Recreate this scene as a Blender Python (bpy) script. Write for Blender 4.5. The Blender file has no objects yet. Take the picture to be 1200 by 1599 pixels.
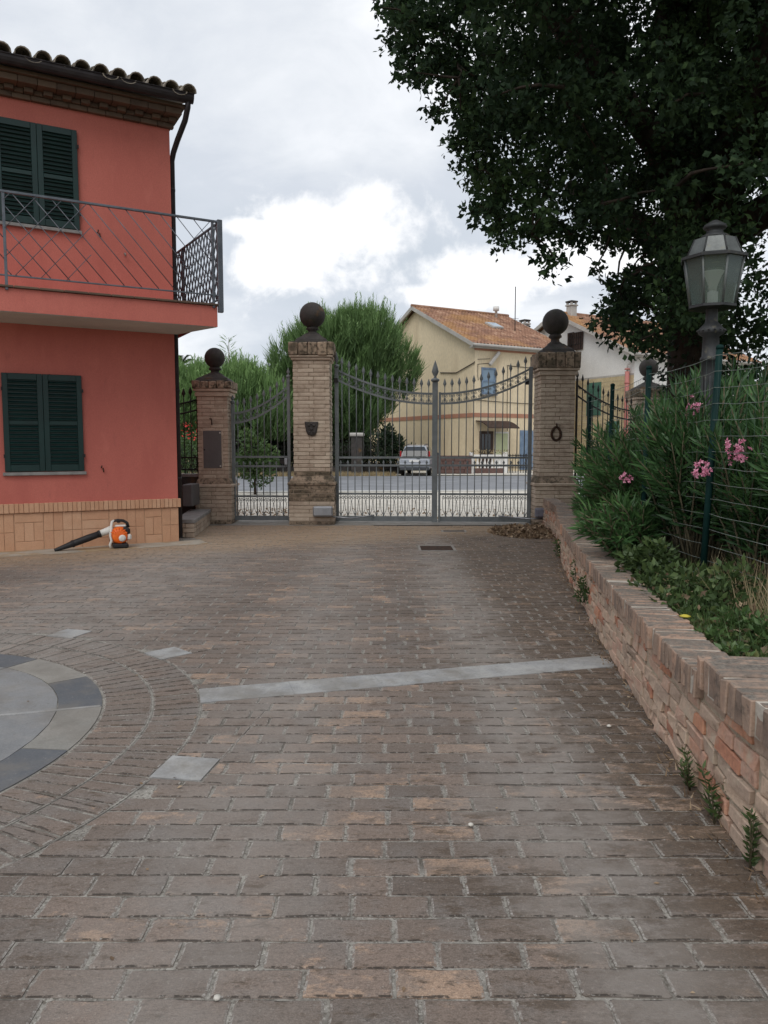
import bpy, bmesh, math, random
import numpy as np
from mathutils import Vector, Matrix
R = math.radians
random.seed(7); rng = np.random.default_rng(7)
scene = bpy.context.scene
col = scene.collection

# ------------------------------------------------------------------ camera
CAM_H = 1.55
PITCH = math.atan(104.5/1200)
cam_d = bpy.data.cameras.new('camera'); cam = bpy.data.objects.new('camera', cam_d); col.objects.link(cam)
cam.location = (0, 0, CAM_H); cam.rotation_euler = (R(90)-PITCH, 0, 0)
cam_d.sensor_fit = 'VERTICAL'; cam_d.sensor_height = 36; cam_d.lens = 36*1200/1599
cam_d.clip_start = 0.05; cam_d.clip_end = 2000
scene.camera = cam

# ------------------------------------------------------------------ light
SUN_EL, SUN_AZ = R(54), R(198)            # azimuth clockwise from +Y: behind the camera, a little to the left
SUN_E = 1.35
SKY_STRENGTH = 0.1
CLOUD = dict(grey=(5.35, 5.55, 6.3), mid=(6.5, 6.75, 7.5), white=(9.8, 9.9, 10.2))
world = bpy.data.worlds.new('World'); scene.world = world; world.use_nodes = True
sun_d = bpy.data.lights.new('sun', 'SUN'); sun_d.energy = SUN_E; sun_d.angle = R(40); sun_d.color = (1, .96, .9)
sun = bpy.data.objects.new('sun', sun_d); col.objects.link(sun)
sdir = Vector((math.sin(SUN_AZ)*math.cos(SUN_EL), math.cos(SUN_AZ)*math.cos(SUN_EL), math.sin(SUN_EL)))
sun.rotation_euler = sdir.to_track_quat('Z', 'Y').to_euler(); sun.location = (0, -5, 30)
vs = scene.view_settings
vs.view_transform = 'Standard'; vs.look = 'None'; vs.exposure = 0.1; vs.gamma = 1.0; vs.use_curve_mapping = False
scene.cycles.max_bounces = 6; scene.cycles.transparent_max_bounces = 8
scene.cycles.caustics_reflective = False; scene.cycles.caustics_refractive = False

class NT:
    """small helper that adds nodes to a tree"""
    def __init__(s, tree):
        s.t = tree; s.n = tree.nodes; s.l = tree.links
    def node(s, typ, **k):
        x = s.n.new(typ)
        for a, v in k.items(): setattr(x, a, v)
        return x
    def put(s, sock, v):
        if hasattr(v, 'is_linked') or isinstance(v, bpy.types.NodeSocket): s.l.new(v, sock)
        else:
            if sock.type == 'RGBA' and len(v) == 3: v = (*v, 1)
            sock.default_value = v
    def math(s, op, a, b=0.0, c=0.0, clamp=False):
        x = s.node('ShaderNodeMath', operation=op, use_clamp=clamp)
        for i, v in enumerate((a, b, c)): s.put(x.inputs[i], v)
        return x.outputs[0]
    def vmath(s, op, a, b=None, out=0):
        x = s.node('ShaderNodeVectorMath', operation=op); s.put(x.inputs[0], a)
        if b is not None: s.put(x.inputs[1], b)
        return x.outputs[out]
    def noise(s, vec, scale, detail=5, rough=.55, dist=0):
        x = s.node('ShaderNodeTexNoise'); s.put(x.inputs['Vector'], vec)
        x.inputs['Scale'].default_value = scale; x.inputs['Detail'].default_value = detail
        x.inputs['Roughness'].default_value = rough; x.inputs['Distortion'].default_value = dist
        return x.outputs['Fac']
    def ramp(s, fac, stops):
        x = s.node('ShaderNodeValToRGB'); s.put(x.inputs[0], fac); e = x.color_ramp.elements
        while len(e) < len(stops): e.new(.5)
        for i, (p, c) in enumerate(stops):
            e[i].position = p; e[i].color = (*c, 1) if len(c) == 3 else c
        return x.outputs[0]
    def step(s, v, lo, hi):
        x = s.node('ShaderNodeMapRange', interpolation_type='SMOOTHSTEP'); s.put(x.inputs[0], v)
        x.inputs[1].default_value = lo; x.inputs[2].default_value = hi
        return x.outputs[0]
    def mix(s, fac, a, b, mode='MIX'):
        x = s.node('ShaderNodeMix', data_type='RGBA', blend_type=mode)
        s.put(x.inputs[0], fac); s.put(x.inputs[6], a); s.put(x.inputs[7], b)
        return x.outputs[2]
    def scale(s, vec, v):
        return s.vmath('MULTIPLY', vec, v)

def px_dir(x, y):
    """direction of a photo pixel, used to place the cloud breaks and the oak's outline"""
    u, v = x-600, y-799.5
    return Vector((u, 1200*math.cos(PITCH)-v*math.sin(PITCH), -1200*math.sin(PITCH)-v*math.cos(PITCH))).normalized()

def build_world():
    w = NT(world.node_tree); w.n.clear()
    sky = w.node('ShaderNodeTexSky', sky_type='NISHITA', sun_disc=False, sun_elevation=SUN_EL, sun_rotation=SUN_AZ)
    d = w.vmath('NORMALIZE', w.node('ShaderNodeTexCoord').outputs['Generated'])
    sep = w.node('ShaderNodeSeparateXYZ'); w.put(sep.inputs[0], d)
    den = w.math('ADD', w.math('MAXIMUM', sep.outputs[2], 0.0), .28)
    pl = w.vmath('DIVIDE', d, None); pn = pl.node
    cmb = w.node('ShaderNodeCombineXYZ')
    for i in range(3): w.put(cmb.inputs[i], den)
    w.put(pn.inputs[1], cmb.outputs[0])
    n1 = w.noise(pl, 1.15, 6, .5, .25); n2 = w.noise(pl, 3.6, 7, .58, .4); n3 = w.noise(w.vmath('ADD', pl, (3.1, 7.7, 1)), .6, 3, .5)
    base = w.math('ADD', w.math('MULTIPLY', n1, .62), w.math('MULTIPLY', n3, .38))
    cl = w.ramp(w.math('ADD', base, w.math('MULTIPLY', w.math('SUBTRACT', n2, .5), .30)),
                [(.34, (.56, .61, .67)), (.46, (.62, .66, .72)), (.54, (.74, .77, .81)), (.62, (.90, .915, .94))])
    cl = w.mix(1.0, cl, (11.0, 11.0, 11.05), 'MULTIPLY')
    # breaks where the bright upper cloud shows
    mask = None
    for (px, py, rx, ry) in ((510, 365, .12, .06), (560, 320, .05, .04), (430, 410, .09, .03), (780, 425, .14, .032), (390, 355, .06, .015), (720, 455, .09, .022), (920, 400, .1, .03)):
        c = px_dir(px, py); right = Vector((c.y, -c.x, 0)).normalized(); up = right.cross(c)
        dd = w.vmath('SUBTRACT', d, tuple(c))
        a = w.math('DIVIDE', w.vmath('DOT_PRODUCT', dd, tuple(right), 1), rx)
        b = w.math('DIVIDE', w.vmath('DOT_PRODUCT', dd, tuple(up), 1), ry)
        r2 = w.math('ADD', w.math('MULTIPLY', a, a), w.math('MULTIPLY', b, b))
        g = w.math('POWER', 2.718, w.math('MULTIPLY', r2, -.8))
        front = w.math('GREATER_THAN', w.vmath('DOT_PRODUCT', d, tuple(c), 1), 0)
        g = w.math('MULTIPLY', g, front)
        mask = g if mask is None else w.math('MAXIMUM', mask, g)
    n4 = w.noise(d, 9, 8, .6, .6); n5 = w.noise(d, 38, 6, .6, .2)
    m = w.math('ADD', mask, w.math('ADD', w.math('MULTIPLY', w.math('SUBTRACT', n4, .5), 1.7), w.math('MULTIPLY', w.math('SUBTRACT', n5, .5), .7)))
    cl = w.mix(w.step(m, .34, .82), cl, (10.8, 10.8, 10.9))
    lowblue = w.step(sep.outputs[2], .22, .02)
    cl = w.mix(w.math('MULTIPLY', lowblue, .25), cl, (5.9, 6.5, 7.4))
    fin = w.mix(.93, sky.outputs[0], cl)
    bg = w.node('ShaderNodeBackground'); w.put(bg.inputs[0], fin); bg.inputs[1].default_value = SKY_STRENGTH
    out = w.node('ShaderNodeOutputWorld'); w.l.new(bg.outputs[0], out.inputs[0])
build_world()

# ------------------------------------------------------------------ materials
def srgb(r, g, b, k=1.0):
    f = lambda c: (c/255/12.92 if c/255 <= .04045 else ((c/255+.055)/1.055)**2.4)*k
    return (f(r), f(g), f(b))

def new_mat(name):
    m = bpy.data.materials.new(name); m.use_nodes = True; t = NT(m.node_tree); t.n.clear()
    return m, t

def finish(t, colour, rough=.85, bump=None, bump_d=.002, bump_s=.5, metallic=0.0, spec=.3, trans=0.0, tcol=None, coat=0):
    p = t.node('ShaderNodeBsdfPrincipled'); t.put(p.inputs['Base Color'], colour); t.put(p.inputs['Roughness'], rough)
    p.inputs['Metallic'].default_value = metallic; p.inputs['Specular IOR Level'].default_value = spec
    p.inputs['Coat Weight'].default_value = coat
    if bump is not None:
        b = t.node('ShaderNodeBump'); t.put(b.inputs['Height'], bump); b.inputs['Distance'].default_value = bump_d; b.inputs['Strength'].default_value = bump_s
        t.l.new(b.outputs[0], p.inputs['Normal'])
    sh = p.outputs[0]
    if trans > 0:
        tr = t.node('ShaderNodeBsdfTranslucent'); t.put(tr.inputs[0], tcol if tcol is not None else colour)
        mx = t.node('ShaderNodeMixShader'); mx.inputs[0].default_value = trans
        t.l.new(sh, mx.inputs[1]); t.l.new(tr.outputs[0], mx.inputs[2]); sh = mx.outputs[0]
    o = t.node('ShaderNodeOutputMaterial'); t.l.new(sh, o.inputs[0])

def mat(name, stops, scale=6, tw=0.0, rough=.85, bump_d=.002, bump_scale=60, stretch=(1, 1, 1), metallic=0, spec=.3, dirt=(), detail=6, trans=0, contrast=1.0, coat=0):
    """stops: colours from low to high; tw: share of the per-piece tone in the choice; dirt: list of (colour, scale, lo, hi, amount)"""
    m, t = new_mat(name)
    pos = t.scale(t.node('ShaderNodeNewGeometry').outputs['Position'], stretch)
    n = t.noise(pos, scale, detail, .6)
    n = t.step(n, .5-.22/contrast, .5+.22/contrast)
    tone = t.node('ShaderNodeAttribute', attribute_name='tone').outputs['Fac']
    fac = t.math('ADD', t.math('MULTIPLY', n, 1-tw), t.math('MULTIPLY', tone, tw))
    k = len(stops)
    c = t.ramp(fac, [(i/(k-1) if k > 1 else 0, s) for i, s in enumerate(stops)])
    fine = t.noise(pos, bump_scale, 4, .65)
    c = t.mix(.35, c, t.ramp(fine, [(.3, (.55, .55, .55)), (.7, (1.25, 1.25, 1.25))]), 'MULTIPLY')
    for (dc, ds, lo, hi, am) in dirt:
        dn = t.noise(t.vmath('ADD', pos, (ds, 3.3, 1.7)), ds, 6, .62)
        c = t.mix(t.math('MULTIPLY', t.step(dn, lo, hi), am), c, dc)
    finish(t, c, rough, fine if bump_d else None, bump_d, .6, metallic, spec, trans, None, coat)
    return m

def pave_mat():
    m, t = new_mat('worn paving brick')
    pos = t.node('ShaderNodeNewGeometry').outputs['Position']
    raw = t.node('ShaderNodeAttribute', attribute_name='tone').outputs['Fac']
    edge = t.math('GREATER_THAN', raw, 1.5); tone = t.math('SUBTRACT', raw, t.math('MULTIPLY', edge, 2))
    sp = t.node('ShaderNodeSeparateXYZ'); t.put(sp.inputs[0], pos)
    n = lambda sc, de=6, ro=.65, off=(0, 0, 0), st=(1, 1, 1): t.noise(t.vmath('ADD', t.scale(pos, st), off), sc, de, ro)
    big = n(.55, 4, .6); mid = n(6); fin = n(34, 6, .72, (0, 0, 0), (1, 2, 1)); tiny = n(210, 3, .7)
    c = t.ramp(tone, [(0, srgb(104, 94, 87)), (.3, srgb(117, 106, 98)), (.6, srgb(124, 111, 102)), (.85, srgb(132, 117, 107)), (1, srgb(143, 126, 113))])
    c = t.mix(t.math('MULTIPLY', t.step(n(3, 5, .6, (4, 4, 0)), .45, .65), .55), c, srgb(122, 117, 113))
    damp = t.step(t.math('ADD', sp.outputs[0], t.math('MULTIPLY', t.math('SUBTRACT', big, .5), 3)), .1, 1.1)
    # bare clay patches inside some of the bricks
    tan = t.math('ADD', t.math('ADD', n(5.5, 9, .72, (7, 1, 2), (1, 1.6, 1)), t.math('MULTIPLY', damp, .055)), t.math('MULTIPLY', t.math('SUBTRACT', tone, .5), .28))
    c = t.mix(t.math('MULTIPLY', t.step(tan, .61, .71), .8), c, srgb(167, 142, 122))
    # dark lichen in blotches, more on the damp side by the wall
    dk = t.math('ADD', n(6, 10, .78, (9, 2, 0), (1, 2.6, 1)), t.math('MULTIPLY', damp, .13))
    c = t.mix(t.math('MULTIPLY', t.step(dk, .53, .65), .82), c, srgb(86, 73, 61))
    c = t.mix(t.math('MULTIPLY', t.step(t.math('ADD', fin, t.math('MULTIPLY', damp, .03)), .54, .66), .62), c, srgb(76, 70, 64))
    c = t.mix(t.math('MULTIPLY', t.step(n(60, 5, .72, (1, 5, 3)), .56, .7), .5), c, srgb(158, 151, 144))
    c = t.mix(.5, c, t.ramp(tiny, [(.34, (.5, .5, .5)), (.66, (1.45, 1.45, 1.45))]), 'MULTIPLY')
    c = t.mix(.4, c, t.ramp(n(80, 3, .7, (5, 5, 5), (1, 2.2, 1)), [(.36, (.6, .6, .6)), (.64, (1.36, 1.36, 1.36))]), 'MULTIPLY')
    c = t.mix(t.math('MULTIPLY', t.step(n(48, 5, .75, (2, 8, 5), (1, 2, 1)), .64, .70), .75), c, srgb(60, 55, 51))
    # soft stains, dry dust where cars run, soil washed along the wall and the house
    c = t.mix(t.math('MULTIPLY', t.step(big, .48, .68), .3), c, srgb(98, 88, 80))
    wob = t.math('MULTIPLY', t.math('SUBTRACT', n(.9, 4, .6), .5), 1.3)
    for (xc, hw, am) in ((.75, .5, .62), (-.6, .6, .45), (-2.9, 1.6, .6)):
        dx = t.math('ABSOLUTE', t.math('SUBTRACT', t.math('ADD', sp.outputs[0], t.math('MULTIPLY', wob, .6)), xc))
        c = t.mix(t.math('MULTIPLY', t.step(dx, hw, hw*.1), t.math('MULTIPLY', t.step(n(3.5, 6, .7), .25, .6), am)), c, srgb(147, 141, 135))
    soil = t.step(t.math('ADD', sp.outputs[0], t.math('ADD', wob, t.math('MULTIPLY', sp.outputs[1], -.13))), .45, 1.5)
    c = t.mix(t.math('MULTIPLY', soil, t.math('MULTIPLY', t.step(n(7, 6, .7), .35, .62), .45)), c, srgb(114, 99, 84))
    far = t.step(sp.outputs[1], 8.5, 13)
    c = t.mix(t.math('MULTIPLY', far, t.math('MULTIPLY', t.step(n(1.7, 5), .38, .62), .5)), c, srgb(122, 108, 94))
    hd = t.vmath('DOT_PRODUCT', t.vmath('SUBTRACT', pos, (-3.3, 12.28, 0)), (.485, -.875, 0), 1)
    c = t.mix(t.math('MULTIPLY', t.step(t.math('ADD', hd, wob), 2.3, .5), .55), c, srgb(164, 140, 112))
    # joint sand creeping over the ends of the bricks, dark cracks along the courses
    sn = t.node('ShaderNodeSeparateXYZ'); t.put(sn.inputs[0], t.node('ShaderNodeNewGeometry').outputs['True Normal'])
    along = t.math('GREATER_THAN', t.math('ABSOLUTE', sn.outputs[1]), t.math('ABSOLUTE', sn.outputs[0]))
    ex = t.math('MULTIPLY', edge, t.math('SUBTRACT', 1, along)); ey = t.math('MULTIPLY', edge, along)
    sand = t.ramp(n(120, 3, .7), [(.35, srgb(112, 106, 100)), (.65, srgb(176, 172, 166))])
    c = t.mix(t.math('MULTIPLY', ex, t.math('MULTIPLY', t.step(n(30, 6, .75, (3, 3, 3)), .44, .54), .8)), c, sand)
    c = t.mix(t.math('MULTIPLY', ey, t.math('MULTIPLY', t.step(n(16, 6, .75, (8, 3, 3)), .45, .53), .85)), c, srgb(58, 53, 49))
    c = t.mix(t.math('MULTIPLY', ey, t.math('MULTIPLY', t.step(n(40, 6, .75, (1, 7, 3)), .55, .62), .7)), c, sand)
    h = t.math('ADD', t.math('MULTIPLY', fin, .6), t.math('MULTIPLY', tiny, .4))
    finish(t, c, .88, h, .006, .8, spec=.25)
    return m

def cap_mat(*a, **k):
    """brick with grey lichen on the weathered upper side"""
    m = mat(*a, **k); t = NT(m.node_tree); p = next(x for x in t.n if x.type == 'BSDF_PRINCIPLED'); src = p.inputs['Base Color'].links[0].from_socket
    g = t.node('ShaderNodeNewGeometry'); sp = t.node('ShaderNodeSeparateXYZ'); t.put(sp.inputs[0], g.outputs['True Normal'])
    up = t.step(sp.outputs[2], .5, .95); n1 = t.noise(g.outputs['Position'], 18, 7, .72)
    c = t.mix(t.math('MULTIPLY', up, t.step(n1, .3, .6)), src, t.ramp(t.noise(g.outputs['Position'], 60, 5, .7), [(.3, srgb(78, 73, 68)), (.7, srgb(134, 127, 118))]))
    t.l.new(c, p.inputs['Base Color']); return m

def leaf_mat(name, stops, trans=.25, rough=.5, spec=.35):
    m, t = new_mat(name)
    tone = t.node('ShaderNodeAttribute', attribute_name='tone').outputs['Fac']
    pos = t.node('ShaderNodeNewGeometry').outputs['Position']
    fac = t.math('ADD', t.math('MULTIPLY', tone, .75), t.math('MULTIPLY', t.noise(pos, 1.3, 3), .25))
    c = t.ramp(fac, [(i/(len(stops)-1), s) for i, s in enumerate(stops)])
    finish(t, c, rough, None, spec=spec, trans=trans)
    return m

M = {}
def mats():
    M['pave'] = pave_mat()
    M['mortar'] = mat('sandy joint mortar', [srgb(108, 104, 98), srgb(140, 136, 129), srgb(158, 154, 146)], 9, 0, .95, .004, 120, dirt=[(srgb(92, 86, 78), 70, .5, .62, .8), (srgb(182, 178, 170), 110, .55, .66, .7), (srgb(80, 74, 66), 3, .5, .7, .7)])
    M['slate'] = mat('dark grey stone', [srgb(84, 88, 93), srgb(98, 101, 105)], 5, .5, .7, .001, 90, dirt=[(srgb(116, 111, 104), 2.3, .42, .62, .55), (srgb(90, 86, 80), 30, .58, .72, .35), (srgb(168, 165, 160), 60, .6, .72, .3), (srgb(120, 118, 114), 12, .55, .75, .35)])
    M['limestone'] = mat('pale grey stone', [srgb(126, 125, 120), srgb(142, 139, 133), srgb(152, 149, 142)], 4, .5, .75, .001, 90, dirt=[(srgb(116, 111, 104), 2.3, .42, .62, .55), (srgb(90, 86, 80), 30, .58, .72, .35), (srgb(168, 165, 160), 60, .6, .72, .3), (srgb(108, 104, 98), 8, .55, .75, .4)])
    M['bluestone'] = mat('mid grey stone', [srgb(112, 114, 116), srgb(128, 129, 130), srgb(138, 138, 138)], 3, .6, .75, .001, 90, dirt=[(srgb(116, 111, 104), 2.3, .42, .62, .55), (srgb(90, 86, 80), 30, .58, .72, .35), (srgb(168, 165, 160), 60, .6, .72, .3), (srgb(150, 147, 142), 5, .5, .75, .4)])
    M['travertine'] = mat('white grey stone band', [srgb(140, 141, 142), srgb(158, 158, 157), srgb(170, 169, 166)], 7, .3, .8, .001, 90, dirt=[(srgb(116, 111, 104), 2.3, .42, .62, .55), (srgb(90, 86, 80), 30, .58, .72, .35), (srgb(168, 165, 160), 60, .6, .72, .3), (srgb(118, 112, 104), 6, .5, .72, .55)])
    M['plaster'] = mat('salmon pink plaster', [srgb(191, 109, 98), srgb(196, 113, 101), srgb(200, 117, 105)], 1.1, 0, .92, .002, 140, stretch=(1, 1, .35), dirt=[(srgb(180, 100, 90), 1.9, .48, .70, .55), (srgb(206, 124, 112), 5.5, .56, .75, .4), (srgb(160, 94, 86), 11, .58, .75, .35)])
    M['soffit'] = mat('white grey plaster', [srgb(190, 188, 184), srgb(205, 203, 198)], 2, 0, .9, .001, 120)
    M['plinth'] = mat('orange beige brick', [srgb(194, 148, 118), srgb(200, 155, 124), srgb(205, 162, 131), srgb(209, 169, 139)], 7, .65, .88, .002, 90, dirt=[(srgb(178, 140, 112), 5, .5, .75, .4)])
    M['plinth_joint'] = mat('greenish grey joint', [srgb(184, 150, 122), srgb(194, 160, 132)], 8, 0, .95, .002, 90)
    M['shutter'] = mat('dark green shutter paint', [srgb(10, 40, 38), srgb(15, 50, 47)], 5, .2, .45, .0006, 120, spec=.4)
    M['sill'] = mat('grey sill stone', [srgb(128, 126, 124), srgb(150, 148, 145)], 9, 0, .8, .001, 120)
    M['rail'] = mat('grey railing paint', [srgb(84, 90, 98), srgb(104, 110, 118)], 8, 0, .5, .0005, 150, spec=.4, metallic=.2)
    M['tile_old'] = mat('lichened roof tile', [srgb(118, 110, 102), srgb(152, 143, 132), srgb(182, 173, 158)], 9, .4, .95, .003, 70, dirt=[(srgb(60, 58, 52), 7, .5, .62, .7), (srgb(170, 165, 148), 16, .6, .7, .6)])
    M['cornice'] = mat('cornice brick', [srgb(84, 70, 62), srgb(112, 94, 80)], 8, .6, .9, .002, 90)
    M['gutter'] = mat('brown gutter metal', [srgb(46, 42, 44), srgb(60, 56, 58)], 6, 0, .55, .0004, 90, metallic=.3)
    M['pbrick'] = mat('pale pillar brick', [srgb(166, 148, 132), srgb(183, 166, 149), srgb(196, 180, 162), srgb(206, 192, 174)], 11, .62, .92, .003, 80, dirt=[(srgb(132, 112, 94), 4, .5, .7, .45), (srgb(200, 185, 166), 18, .58, .75, .4)])
    M['pbrick_mossy'] = mat('mossy pillar brick', [srgb(126, 110, 96), srgb(158, 140, 122), srgb(182, 162, 140)], 9, .5, .95, .006, 50, dirt=[(srgb(74, 68, 56), 3.5, .42, .62, .8), (srgb(52, 50, 42), 14, .5, .62, .7), (srgb(168, 150, 122), 26, .58, .7, .5)])
    M['pmortar'] = mat('lime mortar', [srgb(140, 126, 110), srgb(160, 146, 128)], 20, 0, .95, .003, 120)
    M['capstone'] = mat('lichened concrete', [srgb(62, 59, 58), srgb(78, 74, 72)], 6, 0, .93, .003, 60, dirt=[(srgb(120, 88, 48), 2.6, .54, .7, .6), (srgb(56, 60, 46), 7, .52, .68, .6)])
    M['gate'] = mat('grey gate paint', [srgb(104, 109, 111), srgb(122, 127, 129)], 6, 0, .55, .0005, 120, spec=.3, metallic=.1, dirt=[(srgb(96, 84, 72), 9, .62, .75, .5)])
    M['dark_iron'] = mat('dark iron', [srgb(40, 40, 42), srgb(58, 54, 52)], 7, 0, .6, .0005, 120, metallic=.4)
    M['rust_iron'] = mat('rusty iron', [srgb(54, 44, 40), srgb(84, 62, 48)], 20, 0, .8, .001, 120, metallic=.3)
    M['cabinet'] = mat('grey cabinet plastic', [srgb(96, 94, 94), srgb(108, 105, 105)], 3, 0, .6, .0003, 120)
    M['motor'] = mat('silver painted metal', [srgb(146, 148, 152), srgb(166, 168, 172)], 4, 0, .4, .0003, 90, metallic=.5, dirt=[(srgb(120, 104, 88), 12, .6, .75, .5)])
    M['bluegrey'] = mat('blue grey painted metal', [srgb(112, 112, 124), srgb(128, 128, 138)], 8, 0, .5, .0003, 90, metallic=.3, dirt=[(srgb(96, 70, 54), 14, .6, .72, .6)])
    M['wbrick'] = mat('reclaimed wall brick', [srgb(160, 139, 124), srgb(182, 160, 142), srgb(198, 174, 152), srgb(188, 154, 136), srgb(190, 138, 110), srgb(160, 110, 94)], 14, .86, .94, .006, 60,
                      dirt=[(srgb(186, 172, 152), 7, .5, .66, .7), (srgb(104, 88, 76), 11, .56, .7, .6), (srgb(140, 126, 112), 40, .56, .7, .5)])
    M['wcap'] = cap_mat('weathered cap brick', [srgb(110, 95, 86), srgb(138, 119, 106), srgb(160, 138, 122), srgb(172, 142, 123), srgb(186, 140, 113)], 12, .8, .94, .005, 70,
                    dirt=[(srgb(112, 104, 97), 6, .48, .66, .5), (srgb(80, 73, 67), 16, .54, .68, .6), (srgb(172, 164, 152), 45, .6, .7, .5)])
    M['wmortar'] = mat('crumbling wall mortar', [srgb(158, 144, 126), srgb(186, 172, 152)], 16, 0, .97, .010, 60, dirt=[(srgb(104, 90, 78), 9, .55, .68, .7)])
    M['cap_mortar'] = mat('pale coping mortar', [srgb(172, 164, 152), srgb(196, 188, 176)], 16, 0, .97, .006, 60)
    M['concrete'] = mat('pale concrete', [srgb(150, 142, 130), srgb(176, 168, 156)], 3, 0, .9, .002, 90, dirt=[(srgb(160, 134, 100), 2, .45, .62, .8)])
    M['threshold'] = mat('threshold concrete', [srgb(128, 124, 118), srgb(152, 148, 142)], 5, 0, .9, .002, 90)
    M['soil'] = mat('garden soil', [srgb(70, 58, 46), srgb(104, 86, 66), srgb(128, 108, 82)], 5, 0, .98, .02, 30, dirt=[(srgb(62, 72, 38), 1.4, .48, .62, .7)])
    M['earth'] = mat('dry roadside ground', [srgb(112, 108, 78), srgb(150, 136, 98), srgb(96, 104, 62)], .6, 0, .98, .02, 8)
    M['road'] = mat('grey asphalt', [srgb(122, 124, 128), srgb(140, 142, 146)], .8, 0, .9, .003, 60, dirt=[(srgb(110, 110, 112), .25, .5, .7, .5)])
    M['gravel'] = mat('pale gravel', [srgb(180, 174, 162), srgb(206, 200, 188), srgb(218, 213, 203)], 4, 0, .95, .01, 30)
    M['kerb'] = mat('pale kerb', [srgb(176, 176, 172), srgb(196, 195, 190)], 3, 0, .9, .002, 60)
    M['oak_leaf'] = leaf_mat('oak leaf', [(.010, .021, .013), (.021, .041, .021), (.042, .077, .033), (.09, .15, .055)], .35, .6, .15)
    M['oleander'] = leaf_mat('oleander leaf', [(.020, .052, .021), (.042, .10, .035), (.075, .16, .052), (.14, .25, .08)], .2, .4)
    M['weed'] = leaf_mat('weed leaf', [(.03, .055, .02), (.06, .10, .035), (.10, .15, .05), (.2, .2, .07)], .25, .5)
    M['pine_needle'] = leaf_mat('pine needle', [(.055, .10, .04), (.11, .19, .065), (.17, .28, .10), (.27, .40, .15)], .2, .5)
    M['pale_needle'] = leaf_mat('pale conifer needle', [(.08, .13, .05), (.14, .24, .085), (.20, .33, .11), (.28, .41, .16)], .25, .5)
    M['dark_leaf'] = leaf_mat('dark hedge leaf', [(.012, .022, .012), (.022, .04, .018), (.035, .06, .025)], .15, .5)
    M['bush_leaf'] = leaf_mat('bright bush leaf', [(.04, .07, .025), (.07, .13, .04), (.13, .2, .06)], .25, .4)
    M['straw'] = leaf_mat('dry grass', [(.22, .17, .09), (.36, .28, .16), (.5, .42, .27)], .25, .7)
    M['dead_leaf'] = leaf_mat('dead leaf', [(.09, .06, .04), (.18, .12, .075), (.30, .21, .13), (.5, .4, .28)], .1, .8)
    M['pink'] = leaf_mat('pink petal', [(.62, .16, .3), (.75, .28, .42), (.85, .5, .6)], .25, .6)
    M['red'] = leaf_mat('red petal', [(.5, .03, .03), (.7, .07, .06)], .2, .6)
    M['bark'] = mat('oak bark', [srgb(40, 34, 30), srgb(66, 56, 48)], 10, 0, .97, .02, 30, stretch=(1, 1, .3))
    M['stem'] = mat('grey stem', [srgb(86, 78, 62), srgb(112, 104, 82)], 12, 0, .9, .002, 60)
    M['greenpost'] = mat('dark green post', [srgb(10, 38, 36), srgb(16, 48, 45)], 6, 0, .65, .0004, 90, spec=.15)
    M['wire_dark'] = mat('dark coated wire', [srgb(52, 70, 64), srgb(66, 84, 78)], 6, 0, .5, 0, 90)
    M['wire'] = mat('galvanised wire', [srgb(120, 130, 124), srgb(148, 156, 150)], 6, 0, .5, 0, 90, metallic=.4)
    M['lamp'] = mat('grey lamp paint', [srgb(52, 54, 56), srgb(68, 69, 70)], 6, 0, .55, .0006, 90, metallic=.2, dirt=[(srgb(140, 132, 104), 10, .56, .72, .5)])
    M['lamp_roof'] = mat('pale lamp roof paint', [srgb(86, 90, 90), srgb(112, 116, 115)], 7, 0, .4, .0006, 90, metallic=.2, dirt=[(srgb(112, 112, 92), 9, .56, .72, .5)])
    M['yellow_wall'] = mat('cream yellow plaster', [srgb(220, 203, 172), srgb(227, 210, 179)], .5, 0, .92, .003, 20, stretch=(1, 1, .25), dirt=[(srgb(188, 168, 138), .7, .5, .72, .6), (srgb(232, 218, 190), 1.6, .55, .72, .4)])
    M['terra_band'] = mat('terracotta band', [srgb(172, 124, 102), srgb(182, 134, 112)], 2, 0, .9, .001, 20)
    M['far_tile'] = mat('orange roof tile', [srgb(116, 92, 80), srgb(140, 106, 88), srgb(157, 121, 100), srgb(182, 150, 128)], 1.5, .45, .95, .004, 12, contrast=1.3, dirt=[(srgb(172, 132, 78), .28, .48, .62, .5), (srgb(110, 84, 66), 1.1, .55, .7, .5)])
    M['white_wall'] = mat('white plaster', [srgb(214, 212, 208), srgb(224, 222, 218)], .4, 0, .9, .002, 20, dirt=[(srgb(196, 194, 190), .8, .5, .7, .4)])
    M['stone_clad'] = mat('yellow brick cladding', [srgb(172, 156, 124), srgb(200, 184, 150)], 3, .5, .9, .004, 12)
    M['brown_stone'] = mat('brown wall stone', [srgb(92, 72, 68), srgb(112, 90, 84)], 3, .5, .9, .004, 12)
    M['white_paint'] = mat('white paint', [srgb(220, 218, 214), srgb(230, 228, 224)], 3, 0, .7, .001, 20)
    M['wood_dark'] = mat('dark brown wood', [srgb(58, 44, 40), srgb(74, 58, 50)], 6, 0, .7, .001, 30)
    M['blue_shutter'] = mat('blue grey shutter', [srgb(104, 124, 150), srgb(126, 146, 168)], 3, 0, .6, .0005, 30)
    M['green_shutter'] = mat('mid green shutter', [srgb(70, 106, 92), srgb(82, 118, 104)], 3, 0, .6, .0005, 30)
    M['frosted'] = mat('pale green panel', [srgb(186, 192, 152), srgb(196, 202, 164)], 3, 0, .4, 0, 30)
    M['fascia'] = mat('grey fascia board', [srgb(168, 164, 158), srgb(186, 182, 176)], 2, 0, .8, .001, 20)
    M['copper'] = mat('faded pink pipe', [srgb(176, 110, 104), srgb(188, 124, 116)], 3, 0, .6, 0, 30)
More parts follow.
